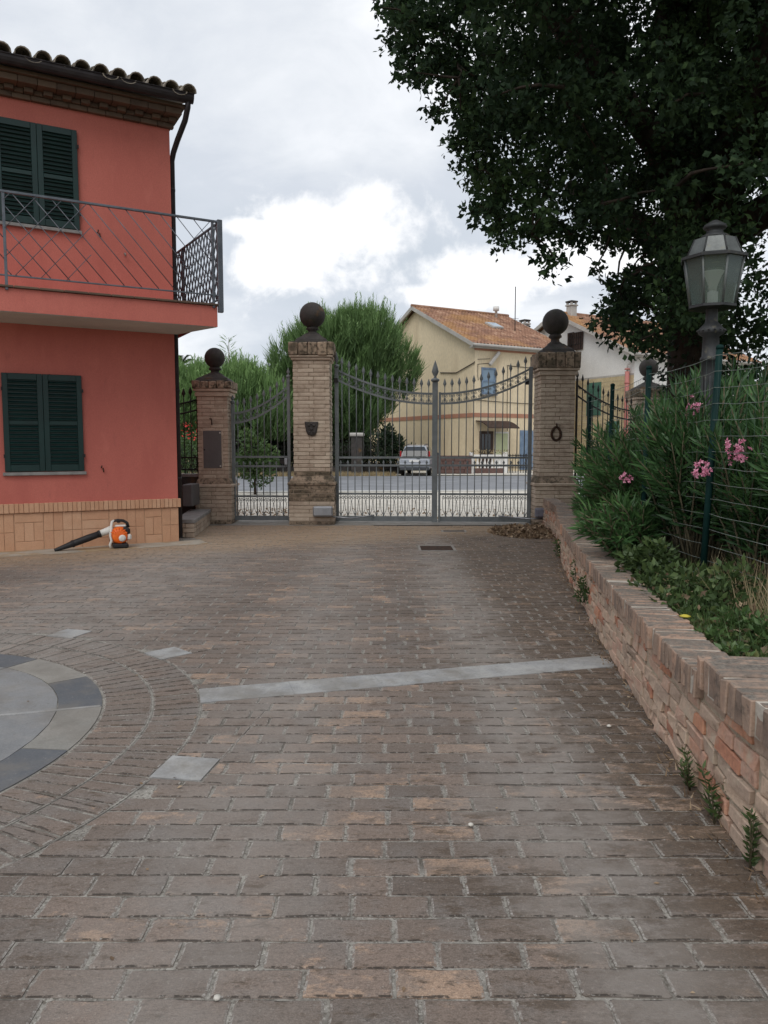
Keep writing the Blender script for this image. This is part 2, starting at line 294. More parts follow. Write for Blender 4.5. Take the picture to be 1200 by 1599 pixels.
    M['car_white'] = mat('white car paint', [srgb(156, 161, 168), srgb(166, 171, 178)], 2, 0, .25, 0, 30, spec=.5, coat=.6)
    M['car_trim'] = mat('grey car plastic', [srgb(60, 62, 64), srgb(72, 74, 76)], 3, 0, .6, 0, 60)
    M['tyre'] = mat('black rubber', [srgb(24, 24, 25), srgb(34, 34, 35)], 8, 0, .85, .001, 60)
    M['rim'] = mat('silver wheel', [srgb(160, 162, 165), srgb(176, 178, 180)], 4, 0, .35, 0, 60, metallic=.8)
    M['tail'] = mat('red lamp plastic', [srgb(168, 26, 30), srgb(186, 38, 40)], 4, 0, .2, 0, 60, spec=.5)
    M['orange'] = mat('orange plastic', [srgb(232, 100, 26), srgb(240, 116, 40)], 12, 0, .4, .0003, 90, spec=.4)
    M['black_plastic'] = mat('black plastic', [srgb(34, 33, 35), srgb(46, 45, 46)], 9, 0, .55, .0004, 120)
    M['white_plastic'] = mat('pale grey plastic', [srgb(206, 204, 198), srgb(220, 218, 212)], 9, 0, .5, .0003, 120)
    M['yellow_leaf'] = leaf_mat('yellow leaf', [(.6, .5, .05), (.7, .6, .1)], .2, .6)
    M['pebble'] = mat('pale pebble', [srgb(186, 182, 172), srgb(206, 202, 194)], 30, 0, .8, 0, 90)
    m, t = new_mat('car glass'); finish(t, (.02, .025, .03), .05, spec=.6); M['glass_dark'] = m
    m, t = new_mat('window glass'); finish(t, srgb(120, 142, 160), .12, spec=.6); M['glass_sky'] = m
    m, t = new_mat('lantern glass')
    g = t.node('ShaderNodeBsdfGlossy'); g.inputs['Roughness'].default_value = .06; g.inputs[0].default_value = (.9, .95, .95, 1)
    tr = t.node('ShaderNodeBsdfTransparent'); tr.inputs[0].default_value = (.86, .92, .9, 1)
    df = t.node('ShaderNodeBsdfDiffuse'); df.inputs[0].default_value = (*srgb(140, 156, 150), 1)
    fr = t.node('ShaderNodeFresnel'); fr.inputs[0].default_value = 1.5
    m1 = t.node('ShaderNodeMixShader'); t.l.new(fr.outputs[0], m1.inputs[0]); t.l.new(tr.outputs[0], m1.inputs[1]); t.l.new(g.outputs[0], m1.inputs[2])
    m2 = t.node('ShaderNodeMixShader'); m2.inputs[0].default_value = .26; t.l.new(m1.outputs[0], m2.inputs[1]); t.l.new(df.outputs[0], m2.inputs[2])
    o = t.node('ShaderNodeOutputMaterial'); t.l.new(m2.outputs[0], o.inputs[0]); M['lantern_glass'] = m
    m, t = new_mat('frosted bulb glass'); finish(t, srgb(222, 222, 214), .3, spec=.5, trans=.4); M['bulb'] = m
mats()

# ------------------------------------------------------------------ object helpers
def tag(o, label=None, cat=None, group=None, kind=None):
    if label: o['label'] = label
    if cat: o['category'] = cat
    if group: o['group'] = group
    if kind: o['kind'] = kind
    return o

def thing(name, loc, label, cat, group=None, rz=0):
    o = bpy.data.objects.new(name, None); col.objects.link(o); o.location = loc; o.rotation_euler = (0, 0, rz)
    o.empty_display_size = .2
    return tag(o, label, cat, group)

def attach(o, parent, local):
    if parent is None: return
    o.parent = parent
    if not local and parent.parent is None:
        o.matrix_parent_inverse = parent.matrix_basis.inverted()

def link(me, name, parent=None, local=False, loc=None, mw=None):
    o = bpy.data.objects.new(name, me); col.objects.link(o); attach(o, parent, local)
    if mw is not None: o.matrix_basis = mw
    elif loc is not None: o.location = loc
    return o

class MB:
    def __init__(s): s.v = []; s.f = []; s.t = []; s.sm = []
    def add(s, vs, fs, tone=.5, smooth=False):
        b = len(s.v); s.v.extend([tuple(v) for v in vs])
        for f in fs: s.f.append(tuple(i+b for i in f)); s.t.append(tone); s.sm.append(smooth)
    def box(s, lo, hi, tone=.5, m=None):
        x0, y0, z0 = lo; x1, y1, z1 = hi
        vs = [Vector(p) for p in ((x0, y0, z0), (x1, y0, z0), (x1, y1, z0), (x0, y1, z0), (x0, y0, z1), (x1, y0, z1), (x1, y1, z1), (x0, y1, z1))]
        if m is not None: vs = [m @ v for v in vs]
        s.add(vs, [(3, 2, 1, 0), (4, 5, 6, 7), (0, 1, 5, 4), (1, 2, 6, 5), (2, 3, 7, 6), (3, 0, 4, 7)], tone)
    def cbox(s, lo, hi, c, tone=.5, m=None, jit=0):
        """box with chamfered edges"""
        r = random
        lo = Vector(lo); hi = Vector(hi); vs = []; idx = {}
        for ix in (0, 1):
            for iy in (0, 1):
                for iz in (0, 1):
                    corner = Vector((hi.x if ix else lo.x, hi.y if iy else lo.y, hi.z if iz else lo.z))
                    j = Vector((r.uniform(-jit, jit), r.uniform(-jit, jit), r.uniform(-jit, jit)))
                    d = (-1 if ix else 1, -1 if iy else 1, -1 if iz else 1)
                    for ax in range(3):
                        p = corner+j
                        for o in range(3):
                            if o != ax: p[o] += d[o]*c
                        idx[(ix, iy, iz, ax)] = len(vs); vs.append(p)
        fs = []
        def q(ax, s0):
            o1, o2 = [(1, 2), (2, 0), (0, 1)][ax]
            out = []
            for a, b in ((0, 0), (1, 0), (1, 1), (0, 1)):
                k = [0, 0, 0]; k[ax] = s0; k[o1] = a; k[o2] = b
                out.append(idx[(*k, ax)])
            return tuple(out) if s0 else tuple(reversed(out))
        for ax in range(3):
            for s0 in (0, 1): fs.append(q(ax, s0))
        for e in range(3):
            a, b = [(1, 2), (2, 0), (0, 1)][e]
            for sa in (0, 1):
                for sb in (0, 1):
                    k0 = [0, 0, 0]; k0[a] = sa; k0[b] = sb; k1 = list(k0); k1[e] = 1
                    f = (idx[(*k0, a)], idx[(*k1, a)], idx[(*k1, b)], idx[(*k0, b)])
                    fs.append(f if sa == sb else tuple(reversed(f)))
        for ix in (0, 1):
            for iy in (0, 1):
                for iz in (0, 1):
                    f = (idx[(ix, iy, iz, 0)], idx[(ix, iy, iz, 1)], idx[(ix, iy, iz, 2)])
                    fs.append(f if (ix+iy+iz) % 2 else tuple(reversed(f)))
        if m is not None: vs = [m @ v for v in vs]
        s.add(vs, fs, tone)
    def tube(s, pts, rad, n=6, tone=.5, smooth=True, cap=True):
        pts = [Vector(p) for p in pts]; k = len(pts)
        rad = rad if isinstance(rad, (list, tuple)) else [rad]*k
        vs = []; fs = []; ref = None
        for i, p in enumerate(pts):
            d = (pts[min(i+1, k-1)]-pts[max(i-1, 0)])
            d = d.normalized() if d.length > 1e-9 else Vector((0, 0, 1))
            if ref is None: ref = Vector((0, 1, 0)) if abs(d.y) < .9 else Vector((1, 0, 0))
            u = (ref-d*ref.dot(d)); u = u.normalized() if u.length > 1e-6 else d.orthogonal().normalized(); ref = u; w = d.cross(u)
            for a in range(n):
                th = 2*math.pi*a/n; vs.append(p+(u*math.cos(th)+w*math.sin(th))*rad[i])
        for i in range(k-1):
            for a in range(n):
                fs.append((i*n+a, i*n+(a+1) % n, (i+1)*n+(a+1) % n, (i+1)*n+a))
        if cap: fs += [tuple(reversed(range(n))), tuple((k-1)*n+a for a in range(n))]
        s.add(vs, fs, tone, smooth)
    def lathe(s, prof, c=(0, 0, 0), n=16, tone=.5, smooth=True, sq=None, rot=0, flat=1.0):
        """profile of (radius, z) round the axis at c"""
        vs = []; fs = []
        for (r, z) in prof:
            for a in range(n):
                th = 2*math.pi*(a+.5*(sq is not None))/n+rot; vs.append((c[0]+r*math.cos(th), c[1]+r*math.sin(th)*flat, c[2]+z))
        for i in range(len(prof)-1):
            for a in range(n): fs.append((i*n+a, i*n+(a+1) % n, (i+1)*n+(a+1) % n, (i+1)*n+a))
        fs += [tuple(reversed(range(n))), tuple((len(prof)-1)*n+a for a in range(n))]
        s.add(vs, fs, tone, smooth)
    def prism(s, poly, z0, z1, tone=.5, bev=0, m=None, edge=False):
        """vertical prism over a convex plan polygon, with a bevelled top"""
        n = len(poly); c = (sum(p[0] for p in poly)/n, sum(p[1] for p in poly)/n)
        vs = [(p[0], p[1], z0) for p in poly]; fs = []
        if bev:
            vs += [(p[0], p[1], z1-bev*.7) for p in poly]
            for p in poly:
                dx, dy = c[0]-p[0], c[1]-p[1]; L = math.hypot(dx, dy) or 1; k = min(bev*(1.7 if edge else 1.6), L*.45)
                vs.append((p[0]+dx/L*k, p[1]+dy/L*k, z1))
            rings = 3
        else:
            vs += [(p[0], p[1], z1) for p in poly]; rings = 2
        for r in range(rings-1):
            for i in range(n): fs.append((r*n+i, r*n+(i+1) % n, (r+1)*n+(i+1) % n, (r+1)*n+i))
        fs.append(tuple((rings-1)*n+i for i in range(n)))
        if m is not None: vs = [m @ Vector(v) for v in vs]
        s.add(vs, fs, tone)
        if edge:
            for i in range(2, 2+n): s.t[-i] += 2
    def mesh(s, name, material):
        me = bpy.data.meshes.new(name); me.from_pydata(s.v, [], s.f)
        a = me.attributes.new('tone', 'FLOAT', 'FACE'); a.data.foreach_set('value', np.array(s.t, dtype=np.float32))
        me.polygons.foreach_set('use_smooth', np.array(s.sm, dtype=bool))
        me.materials.append(M[material]); me.update()
        return me
    def build(s, name, material, parent=None, local=False, loc=None, kind=None, label=None):
        o = link(s.mesh(name, material), name, parent, local, loc)
        if kind: o['kind'] = kind
        if label: o['label'] = label
        return o

def scatter(name, tv, tf, mats4, tones, material, parent=None, kind=None):
    """many copies of a small template joined into one mesh"""
    tv = np.array(tv, dtype=np.float32); K = len(mats4); nv = len(tv)
    m4 = np.asarray(mats4, dtype=np.float32)
    V = np.einsum('kij,nj->kni', m4[:, :3, :3], tv)+m4[:, None, :3, 3]
    V = V.reshape(-1, 3)
    fl = np.array([i for f in tf for i in f], dtype=np.int32); fs = np.array([len(f) for f in tf], dtype=np.int32)
    loops = (fl[None, :]+(np.arange(K, dtype=np.int32)*nv)[:, None]).reshape(-1)
    sizes = np.tile(fs, K); starts = np.concatenate([[0], np.cumsum(sizes)[:-1]]).astype(np.int32)
    me = bpy.data.meshes.new(name); me.vertices.add(len(V)); me.vertices.foreach_set('co', V.reshape(-1))
    me.loops.add(len(loops)); me.loops.foreach_set('vertex_index', loops)
    me.polygons.add(len(sizes)); me.polygons.foreach_set('loop_start', starts)
    a = me.attributes.new('tone', 'FLOAT', 'FACE'); a.data.foreach_set('value', np.repeat(np.asarray(tones, dtype=np.float32), len(tf)))
    me.materials.append(M[material]); me.update(calc_edges=True); me.validate()
    o = link(me, name, parent)
    if kind: o['kind'] = kind
    return o

def frames(pos, d, size, roll=None, w=None):
    """arrays of 4x4 matrices: local Y along d, Z as normal, scaled"""
    pos = np.asarray(pos, float); d = np.asarray(d, float); K = len(pos)
    d = d/np.maximum(np.linalg.norm(d, axis=1, keepdims=True), 1e-6)
    r = rng.normal(size=(K, 3)) if roll is None else np.asarray(roll, float)
    x = np.cross(d, r); x /= np.maximum(np.linalg.norm(x, axis=1, keepdims=True), 1e-6)
    z = np.cross(x, d)
    size = np.broadcast_to(np.asarray(size, float), (K,)); w = size if w is None else np.broadcast_to(np.asarray(w, float), (K,))
    m = np.zeros((K, 4, 4)); m[:, :3, 0] = x*w[:, None]; m[:, :3, 1] = d*size[:, None]; m[:, :3, 2] = z*size[:, None]; m[:, :3, 3] = pos; m[:, 3, 3] = 1
    return m
LEAF = ([(0, 0, 0), (-.26, .45, .06), (0, 1, -.05), (.26, .45, .06)], [(0, 1, 2), (0, 2, 3)])
LOBED = ([(0, 0, 0), (-.2, .28, .05), (-.36, .55, .0), (-.16, .7, .06), (0, 1, -.06), (.18, .66, .06), (.34, .5, 0), (.17, .26, .05)], [(0, 1, 2, 3), (0, 3, 4), (0, 4, 5), (0, 5, 6, 7)])
LANCE = ([(0, 0, 0), (-.078, .4, .02), (0, .45, -.02), (.078, .4, .02), (0, 1, -.06)], [(0, 1, 2), (1, 4, 2), (0, 2, 3), (2, 4, 3)])
BLADE = ([(-.5, 0, 0), (.5, 0, 0), (0, 1, 0)], [(0, 1, 2)])
def unit(K):
    d = rng.normal(size=(K, 3)); return d/np.linalg.norm(d, axis=1, keepdims=True)

# ------------------------------------------------------------------ the ground
def sheet(name, x0, x1, y0, y1, z, material, nx=1, ny=1, hf=None, label=None, kind='structure'):
    mb = MB(); vs = []; fs = []
    for j in range(ny+1):
        for i in range(nx+1):
            x = x0+(x1-x0)*i/nx; y = y0+(y1-y0)*j/ny
            vs.append((x, y, z+(hf(x, y) if hf else 0)))
    for j in range(ny):
        for i in range(nx):
            a = j*(nx+1)+i; fs.append((a, a+1, a+nx+2, a+nx+1))
    mb.add(vs, fs, .5, bool(hf)); return mb.build(name, material, kind=kind)

sheet('ground', -600, 600, -60, 1200, -.05, 'earth')

def poly_sheet(name, poly, z, material, kind='structure'):
    mb = MB(); mb.add([(x, y, z) for x, y in poly], [tuple(range(len(poly)))]); return mb.build(name, material, kind=kind)
poly_sheet('driveway', [(-9, 15.9), (9, 15.9), (14, 27.6), (-14, 24.6)], -.02, 'gravel')
poly_sheet('road', [(-90, 18.0), (90, 34.0), (90, 47.5), (-90, 31.0)], -.026, 'road')
mb = MB(); mb.prism([(-30, 23.05), (30, 28.35), (30, 28.9), (-30, 23.6)], -.04, .012); mb.build('road_edge_line', 'kerb', kind='structure')
poly_sheet('far_pavement', [(-.5, 40.0), (60, 45.2), (60, 50), (-.5, 47)], -.012, 'gravel')

# outer face of the garden wall, from the near end to the gate pillar
WALL = [(1.37, -1.5), (1.37, 1.5), (1.373, 2.62), (1.402, 3.24), (1.472, 3.9), (1.60, 5.0), (1.72, 5.9), (1.85, 6.8), (2.04, 8.1), (2.36, 10.1), (2.66, 11.6), (2.88, 12.8), (3.04, 14.65)]
def smooth_path(pts, step):
    """Catmull-Rom through the points, resampled at equal steps"""
    P = [Vector((*p, 0)) for p in pts]; out = []
    for i in range(len(P)-1):
        a, b, c, d = P[max(i-1, 0)], P[i], P[i+1], P[min(i+2, len(P)-1)]
        for k in range(20):
            t = k/20; out.append(.5*((2*b)+(c-a)*t+(2*a-5*b+4*c-d)*t*t+(3*b-a-3*c+d)*t**3))
    out.append(P[-1]); cum = [0]
    for i in range(1, len(out)): cum.append(cum[-1]+(out[i]-out[i-1]).length)
    res = []; j = 0
    for k in range(int(cum[-1]/step)+1):
        s = k*step
        while cum[j+1] < s and j < len(cum)-2: j += 1
        f = (s-cum[j])/max(cum[j+1]-cum[j], 1e-9); res.append(out[j].lerp(out[j+1], f))
    return res
WP = smooth_path(WALL, .02)                       # dense samples, 2 cm apart
WS = [p.y for p in WP]
def wall_x(y): return float(np.interp(y, WS, [p.x for p in WP]))
def wall_frame(s):
    """point, tangent and inward normal at arc length s"""
    i = min(max(int(s/.02), 1), len(WP)-2); p = WP[i].lerp(WP[i+1], s/.02-i) if i == int(s/.02) else WP[i]
    t = (WP[i+1]-WP[i-1]).normalized(); return p, t, Vector((t.y, -t.x, 0))
WLEN = .02*(len(WP)-1)
def wall_s(y): return .02*float(np.interp(y, WS, range(len(WP))))

def soil_h(x, y):
    d = x-wall_x(min(max(y, -1.4), 14.6)); return .02*math.sin(3*x+1.7*y)+.03*math.sin(1.1*y+2*x)+.05*min(max(d-1, 0), 3)
mb = MB(); vs = []; fs = []; NYS, NXS = 44, 16
for j in range(NYS+1):
    y = -1.4+16*j/NYS
    for i in range(NXS+1):
        d = .17+(i/NXS)**1.6*14; vs.append((wall_x(y)+d, y, .46+soil_h(wall_x(y)+d, y)))
for j in range(NYS):
    for i in range(NXS):
        a = j*(NXS+1)+i; fs.append((a, a+1, a+NXS+2, a+NXS+1))
mb.add(vs, fs, .5, True); mb.build('garden_bed', 'soil', kind='structure')

# ------------------------------------------------------------------ the brick paved yard
HC = Vector((-3.30, 12.28)); HA = Vector((math.cos(R(29)), math.sin(R(29)))); HN = Vector((HA.y, -HA.x))
pav = bpy.data.objects.new('pavement', None); col.objects.link(pav); pav['kind'] = 'structure'
mb = MB()
vs = [(-7.5, .0, -.002), (1.6, .0, -.002), (1.6, 3, -.002), (3.25, 14.9, -.002), (3.25, 15.9, -.002), (-7.5, 15.9, -.002)]
mb.add(vs, [tuple(range(6))]); mb.build('mortar_bed', 'mortar', pav)

MC = Vector((-3.31, 3.95))                          # centre of the stone medallion
BAND_A = R(15.6)
def clip(poly, p, n):
    """the part of a convex polygon where (q-p).n >= 0"""
    out = []; k = len(poly)
    for i in range(k):
        a, b = poly[i], poly[(i+1) % k]
        da = (a[0]-p[0])*n[0]+(a[1]-p[1])*n[1]; db = (b[0]-p[0])*n[0]+(b[1]-p[1])*n[1]
        if da >= 0: out.append(a)
        if da*db < 0:
            t = da/(da-db); out.append((a[0]+(b[0]-a[0])*t, a[1]+(b[1]-a[1])*t))
    return out
def area(poly):
    return .5*sum(poly[i][0]*poly[(i+1) % len(poly)][1]-poly[(i+1) % len(poly)][0]*poly[i][1] for i in range(len(poly)))
def subtract(polys, conv):
    """take a convex polygon away from each polygon in the list"""
    res = []
    for po in polys:
        rest = po; k = len(conv)
        for i in range(k):
            a, b = conv[i], conv[(i+1) % k]; n = (b[1]-a[1], a[0]-b[0])
            o = clip(rest, a, n)
            if len(o) > 2 and area(o) > 4e-4: res.append(o)
            rest = clip(rest, a, (-n[0], -n[1]))
            if len(rest) < 3: break
    return res
def rect(cx, cy, w, h, ang):
    c, s_ = math.cos(ang), math.sin(ang)
    return [(cx+c*x-s_*y, cy+s_*x+c*y) for x, y in ((-w/2, -h/2), (w/2, -h/2), (w/2, h/2), (-w/2, h/2))]
def grow(poly, g):
    n = len(poly); c = (sum(p[0] for p in poly)/n, sum(p[1] for p in poly)/n)
    return [(p[0]+(p[0]-c[0])/math.hypot(p[0]-c[0], p[1]-c[1])*g*1.3, p[1]+(p[1]-c[1])/math.hypot(p[0]-c[0], p[1]-c[1])*g*1.3) for p in poly]
bu = Vector((math.cos(BAND_A), math.sin(BAND_A))); bn = Vector((-bu.y, bu.x))
b0 = Vector((-1.142, 4.643)); b1 = b0+bu*2.86; BW = .135
BAND = [tuple(b0-bn*BW), tuple(b1-bn*BW), tuple(b1+bn*BW), tuple(b0+bn*BW)]
SQ = []
for k in range(13):
    if k in (0, 11): continue
    an = R(16.8)+R(27.85)*k
    SQ.append(rect(MC.x+2.385*math.cos(an), MC.y+2.385*math.sin(an), .25, .25, an))
DR1 = rect(.79, 11.48, .56, .62, 0); DR2 = rect(1.26, 13.78, .46, .26, 0)
holes = [grow(BAND, .006)]+[grow(q, .006) for q in SQ]+[DR1, DR2]
pieces = []                                          # (polygon, tone)
PX, PY, JT, JH = .262, .1235, .008, .005
for r in range(-3, 118):
    y0 = .55+r*PY; off = (.5*(r % 2)+random.uniform(-.12, .12))*PX
    for k in range(-30, 20):
        x0 = k*PX+off
        cx, cy = x0+PX/2, y0+PY/2
        if cx < -6.6 or cx > wall_x(min(cy, 14.6))+.1 or cy > 14.78: continue
        d = Vector((cx, cy))-HC; so = d.dot(HN)
        if so < .42 and d.dot(HA) < .3: continue
        e = [random.uniform(-.004, .004) for _ in range(6)]; sk = random.uniform(-.003, .003)
        po = [(x0+JT/2+e[0], y0+JH/2+e[1]*.6+sk), (x0+PX-JT/2+e[2], y0+JH/2+e[3]*.6-sk), (x0+PX-JT/2+e[2], y0+PY-JH/2+e[4]*.6-sk), (x0+JT/2+e[0], y0+PY-JH/2+e[5]*.6+sk)]
        dc = Vector((cx, cy))-MC
        if dc.length < 2.26: continue
        if dc.length < 2.5:
            u = dc.normalized(); po = clip(po, tuple(MC+u*2.28), tuple(u))
            if len(po) < 3 or area(po) < 4e-4: continue
        ps = [po]
        for h in holes:
            if abs(sum(p[0] for p in h)/len(h)-cx) < (1.7 if h is holes[0] else .6) and abs(sum(p[1] for p in h)/len(h)-cy) < .75: ps = subtract(ps, h)
        t = random.betavariate(2.2, 2.4) if random.random() < .87 else random.uniform(.82, 1)
        pieces += [(q, t) for q in ps]
# two courses of radial bricks round the medallion
for (ra, rb, n) in ((1.722, 1.993, 128), (2.006, 2.268, 148)):
    for k in range(n):
        a0 = 2*math.pi*k/n+.003; a1 = 2*math.pi*(k+1)/n-.003
        po = [(MC.x+r_*math.cos(a), MC.y+r_*math.sin(a)) for r_, a in ((ra, a0), (rb, a0), (rb, a1), (ra, a1))]
        if po[0][0] < -6.5: continue
        ps = [po]
        for h in holes[:12]: ps = subtract(ps, h)
        pieces += [(q, .3+.35*random.random()) for q in ps]
def in_view(x, y): return y > 1.75 and abs(x)/(y*.9962+.05) < .56
def pdist(q):
    x = sum(p[0] for p in q[0])/len(q[0]); y = sum(p[1] for p in q[0])/len(q[0])
    return math.hypot(x, y) if in_view(x, y) else 1e6+y
pieces.sort(key=pdist)
def rough(q):
    """the outline of a worn brick: knocked corners and slightly wavy arrises"""
    out = []
    for i, a in enumerate(q):
        b = q[(i+1) % len(q)]; dx, dy = b[0]-a[0], b[1]-a[1]; L = math.hypot(dx, dy) or 1; nx, ny = -dy/L, dx/L
        c = min(random.uniform(.003, .012), L*.2)
        cuts = [c/L]+([.3, .5, .7] if L > .15 else [.5] if L > .06 else [])+[1-c/L]
        for f in cuts:
            w = abs(random.gauss(0, .0022)); out.append((a[0]+dx*f+nx*w, a[1]+dy*f+ny*w))
    return out
rest = MB()
for i, (q, t) in enumerate(pieces):
    mbp = MB() if i < 300 else rest
    if i < 900: q = rough(q)
    mbp.prism(q, -.04, .0035+random.uniform(-.0026, .0026), t, .0045, edge=True)
    if i < 300: mbp.build('paving_brick', 'pave', pav)
rest.build('paving_bricks', 'pave', pav, kind='stuff')
# stone medallion, band and small squares
def sector(r0, r1, a0, a1, gap=.004, k=5):
    g1 = gap/max(r1, .2); g0 = gap/max(r0, .2)
    out = [(MC.x+r1*math.cos(a), MC.y+r1*math.sin(a)) for a in [a0+g1+(a1-a0-2*g1)*i/k for i in range(k+1)]]
    if r0 < .02: return [(MC.x, MC.y)]+out
    return out+[(MC.x+r0*math.cos(a), MC.y+r0*math.sin(a)) for a in [a1-g0-(a1-a0-2*g0)*i/k for i in range(k+1)]]
def flat_stone(poly, z, material, name='stone_slab', tone=.5):
    m_ = MB(); n = len(poly)
    m_.add([(x, y, -.03) for x, y in poly]+[(x, y, z) for x, y in poly], [(i, (i+1) % n, n+(i+1) % n, n+i) for i in range(n)]+[tuple(range(n, 2*n))], tone)
    m_.build(name, material, pav)
a0 = R(17.2)
for k in range(16):
    flat_stone(sector(1.462, 1.708, a0+k*R(22.5), a0+(k+1)*R(22.5)), .004, 'slate' if k % 2 == 0 else 'limestone', tone=random.random())
for k in range(8):
    flat_stone(sector(.75, 1.458, a0+k*R(45), a0+(k+1)*R(45)), .0035, 'bluestone', tone=random.random())
    flat_stone(sector(0, .745, a0+k*R(45), a0+(k+1)*R(45)), .0035, 'limestone' if k % 2 else 'bluestone', tone=random.random())
lu = Vector((math.cos(a0), math.sin(a0))); ln = Vector((-lu.y, lu.x))
flat_stone([tuple(MC+ln*-.014+lu*.1), tuple(MC+ln*-.014+lu*1.7), tuple(MC+ln*.014+lu*1.7), tuple(MC+ln*.014+lu*.1)], .0065, 'travertine', 'stone_strip')
for q in SQ: flat_stone(q, .005, 'travertine', 'stone_square', random.random())
u0 = 0.0
for k in range(5):                                  # the band is five slabs end to end
    L = 2.86/5; c0 = b0+bu*(k*L+.0006); c1 = b0+bu*((k+1)*L-.0006)
    flat_stone([tuple(c0-bn*BW), tuple(c1-bn*BW), tuple(c1+bn*BW), tuple(c0+bn*BW)], .005+.0002*k, 'travertine', 'stone_slab', random.random())
# mortar rings between the courses
mb = MB()
for r0_, r1_ in ((1.994, 2.004), (2.269, 2.280)):
    vs = []; fs = []
    for k in range(121):
        a = 2*math.pi*k/120
        vs += [(MC.x+r0_*math.cos(a), MC.y+r0_*math.sin(a), .0015), (MC.x+r1_*math.cos(a), MC.y+r1_*math.sin(a), .0015)]
    for k in range(120): fs.append((2*k, 2*k+1, 2*k+3, 2*k+2))
    mb.add(vs, fs, .9)
mb.build('mortar_ring', 'mortar', pav)
# concrete threshold under the gates with its slot
mb = MB(); mb.box((-3.1, 14.82, -.03), (2.95, 15.88, .006)); mb.build('threshold', 'threshold', pav)
mb = MB(); mb.box((-.2, 14.70, -.03), (2.25, 14.80, .010)); mb.build('slot_drain', 'dark_iron', pav)
# drain covers
def drain(x, y, w, h, label):
    t = thing('drain_cover', (x, y, 0), label, 'drain cover')
    m1 = MB(); fr = .03
    for lo, hi in (((-w/2, -h/2), (w/2, -h/2+fr)), ((-w/2, h/2-fr), (w/2, h/2)), ((-w/2, -h/2+fr), (-w/2+fr, h/2-fr)), ((w/2-fr, -h/2+fr), (w/2, h/2-fr))):
        m1.box((lo[0], lo[1], -.03), (hi[0], hi[1], .009))
    m1.build('frame', 'threshold', t, True)
    m2 = MB(); k = max(int(h/.05), 3)
    for i in range(k):
        y0 = -h/2+fr+.004+(h-2*fr-.008)*i/k; m2.box((-w/2+fr+.003, y0, -.03), (w/2-fr-.003, y0+(h-2*fr)/k*.6, .006))
    m2.box((-w/2+fr, -h/2+fr, -.04), (w/2-fr, h/2-fr, -.028))
    m2.build('grating', 'rust_iron', t, True)
drain(.79, 11.48, .54, .60, 'square rusty grating in a pale frame in the drive before the gate')
drain(1.26, 13.78, .44, .24, 'narrow rusty grating close against the gate threshold')
# small stones and a leaf on the paving
for (x, y, s_, lab) in ((.353, 3.0, .012, 'pale pebble lying on the bare middle of the brick paving'), (-.466, 2.02, .011, 'tiny white pebble on the paving at the near edge'), (1.235, 4.1, .013, 'pale pebble beside the foot of the garden wall')):
    m_ = MB(); m_.lathe([(.1*s_, 0), (s_, .3*s_), (.9*s_, .8*s_), (.3*s_, 1.1*s_)], (0, 0, .004), 7); o = m_.build('pebble', 'pebble', loc=(x, y, .004)); tag(o, lab, 'pebble')
# fine litter on the paving
K = 900
xs = rng.uniform(-5, 2.2, K); ys = rng.uniform(1.9, 14.6, K)
keep = np.array([x < wall_x(y)-.03 and (Vector((x, y))-HC).dot(HN) > .7 for x, y in zip(xs, ys)])
near = rng.random(K) < np.clip(.25+np.exp(-np.abs(np.array([wall_x(y) for y in ys])-xs)*2.2), 0, 1); keep &= near
pos = np.stack([xs, ys, np.full(K, .007)], 1)[keep]
dd = unit(len(pos)); dd[:, 2] *= .15
scatter('leaf_litter', *LEAF, frames(pos, dd, rng.uniform(.008, .03, len(pos)), np.tile([0, 0, 1.], (len(pos), 1))+.4*unit(len(pos))), rng.random(len(pos)), 'dead_leaf', kind='stuff')

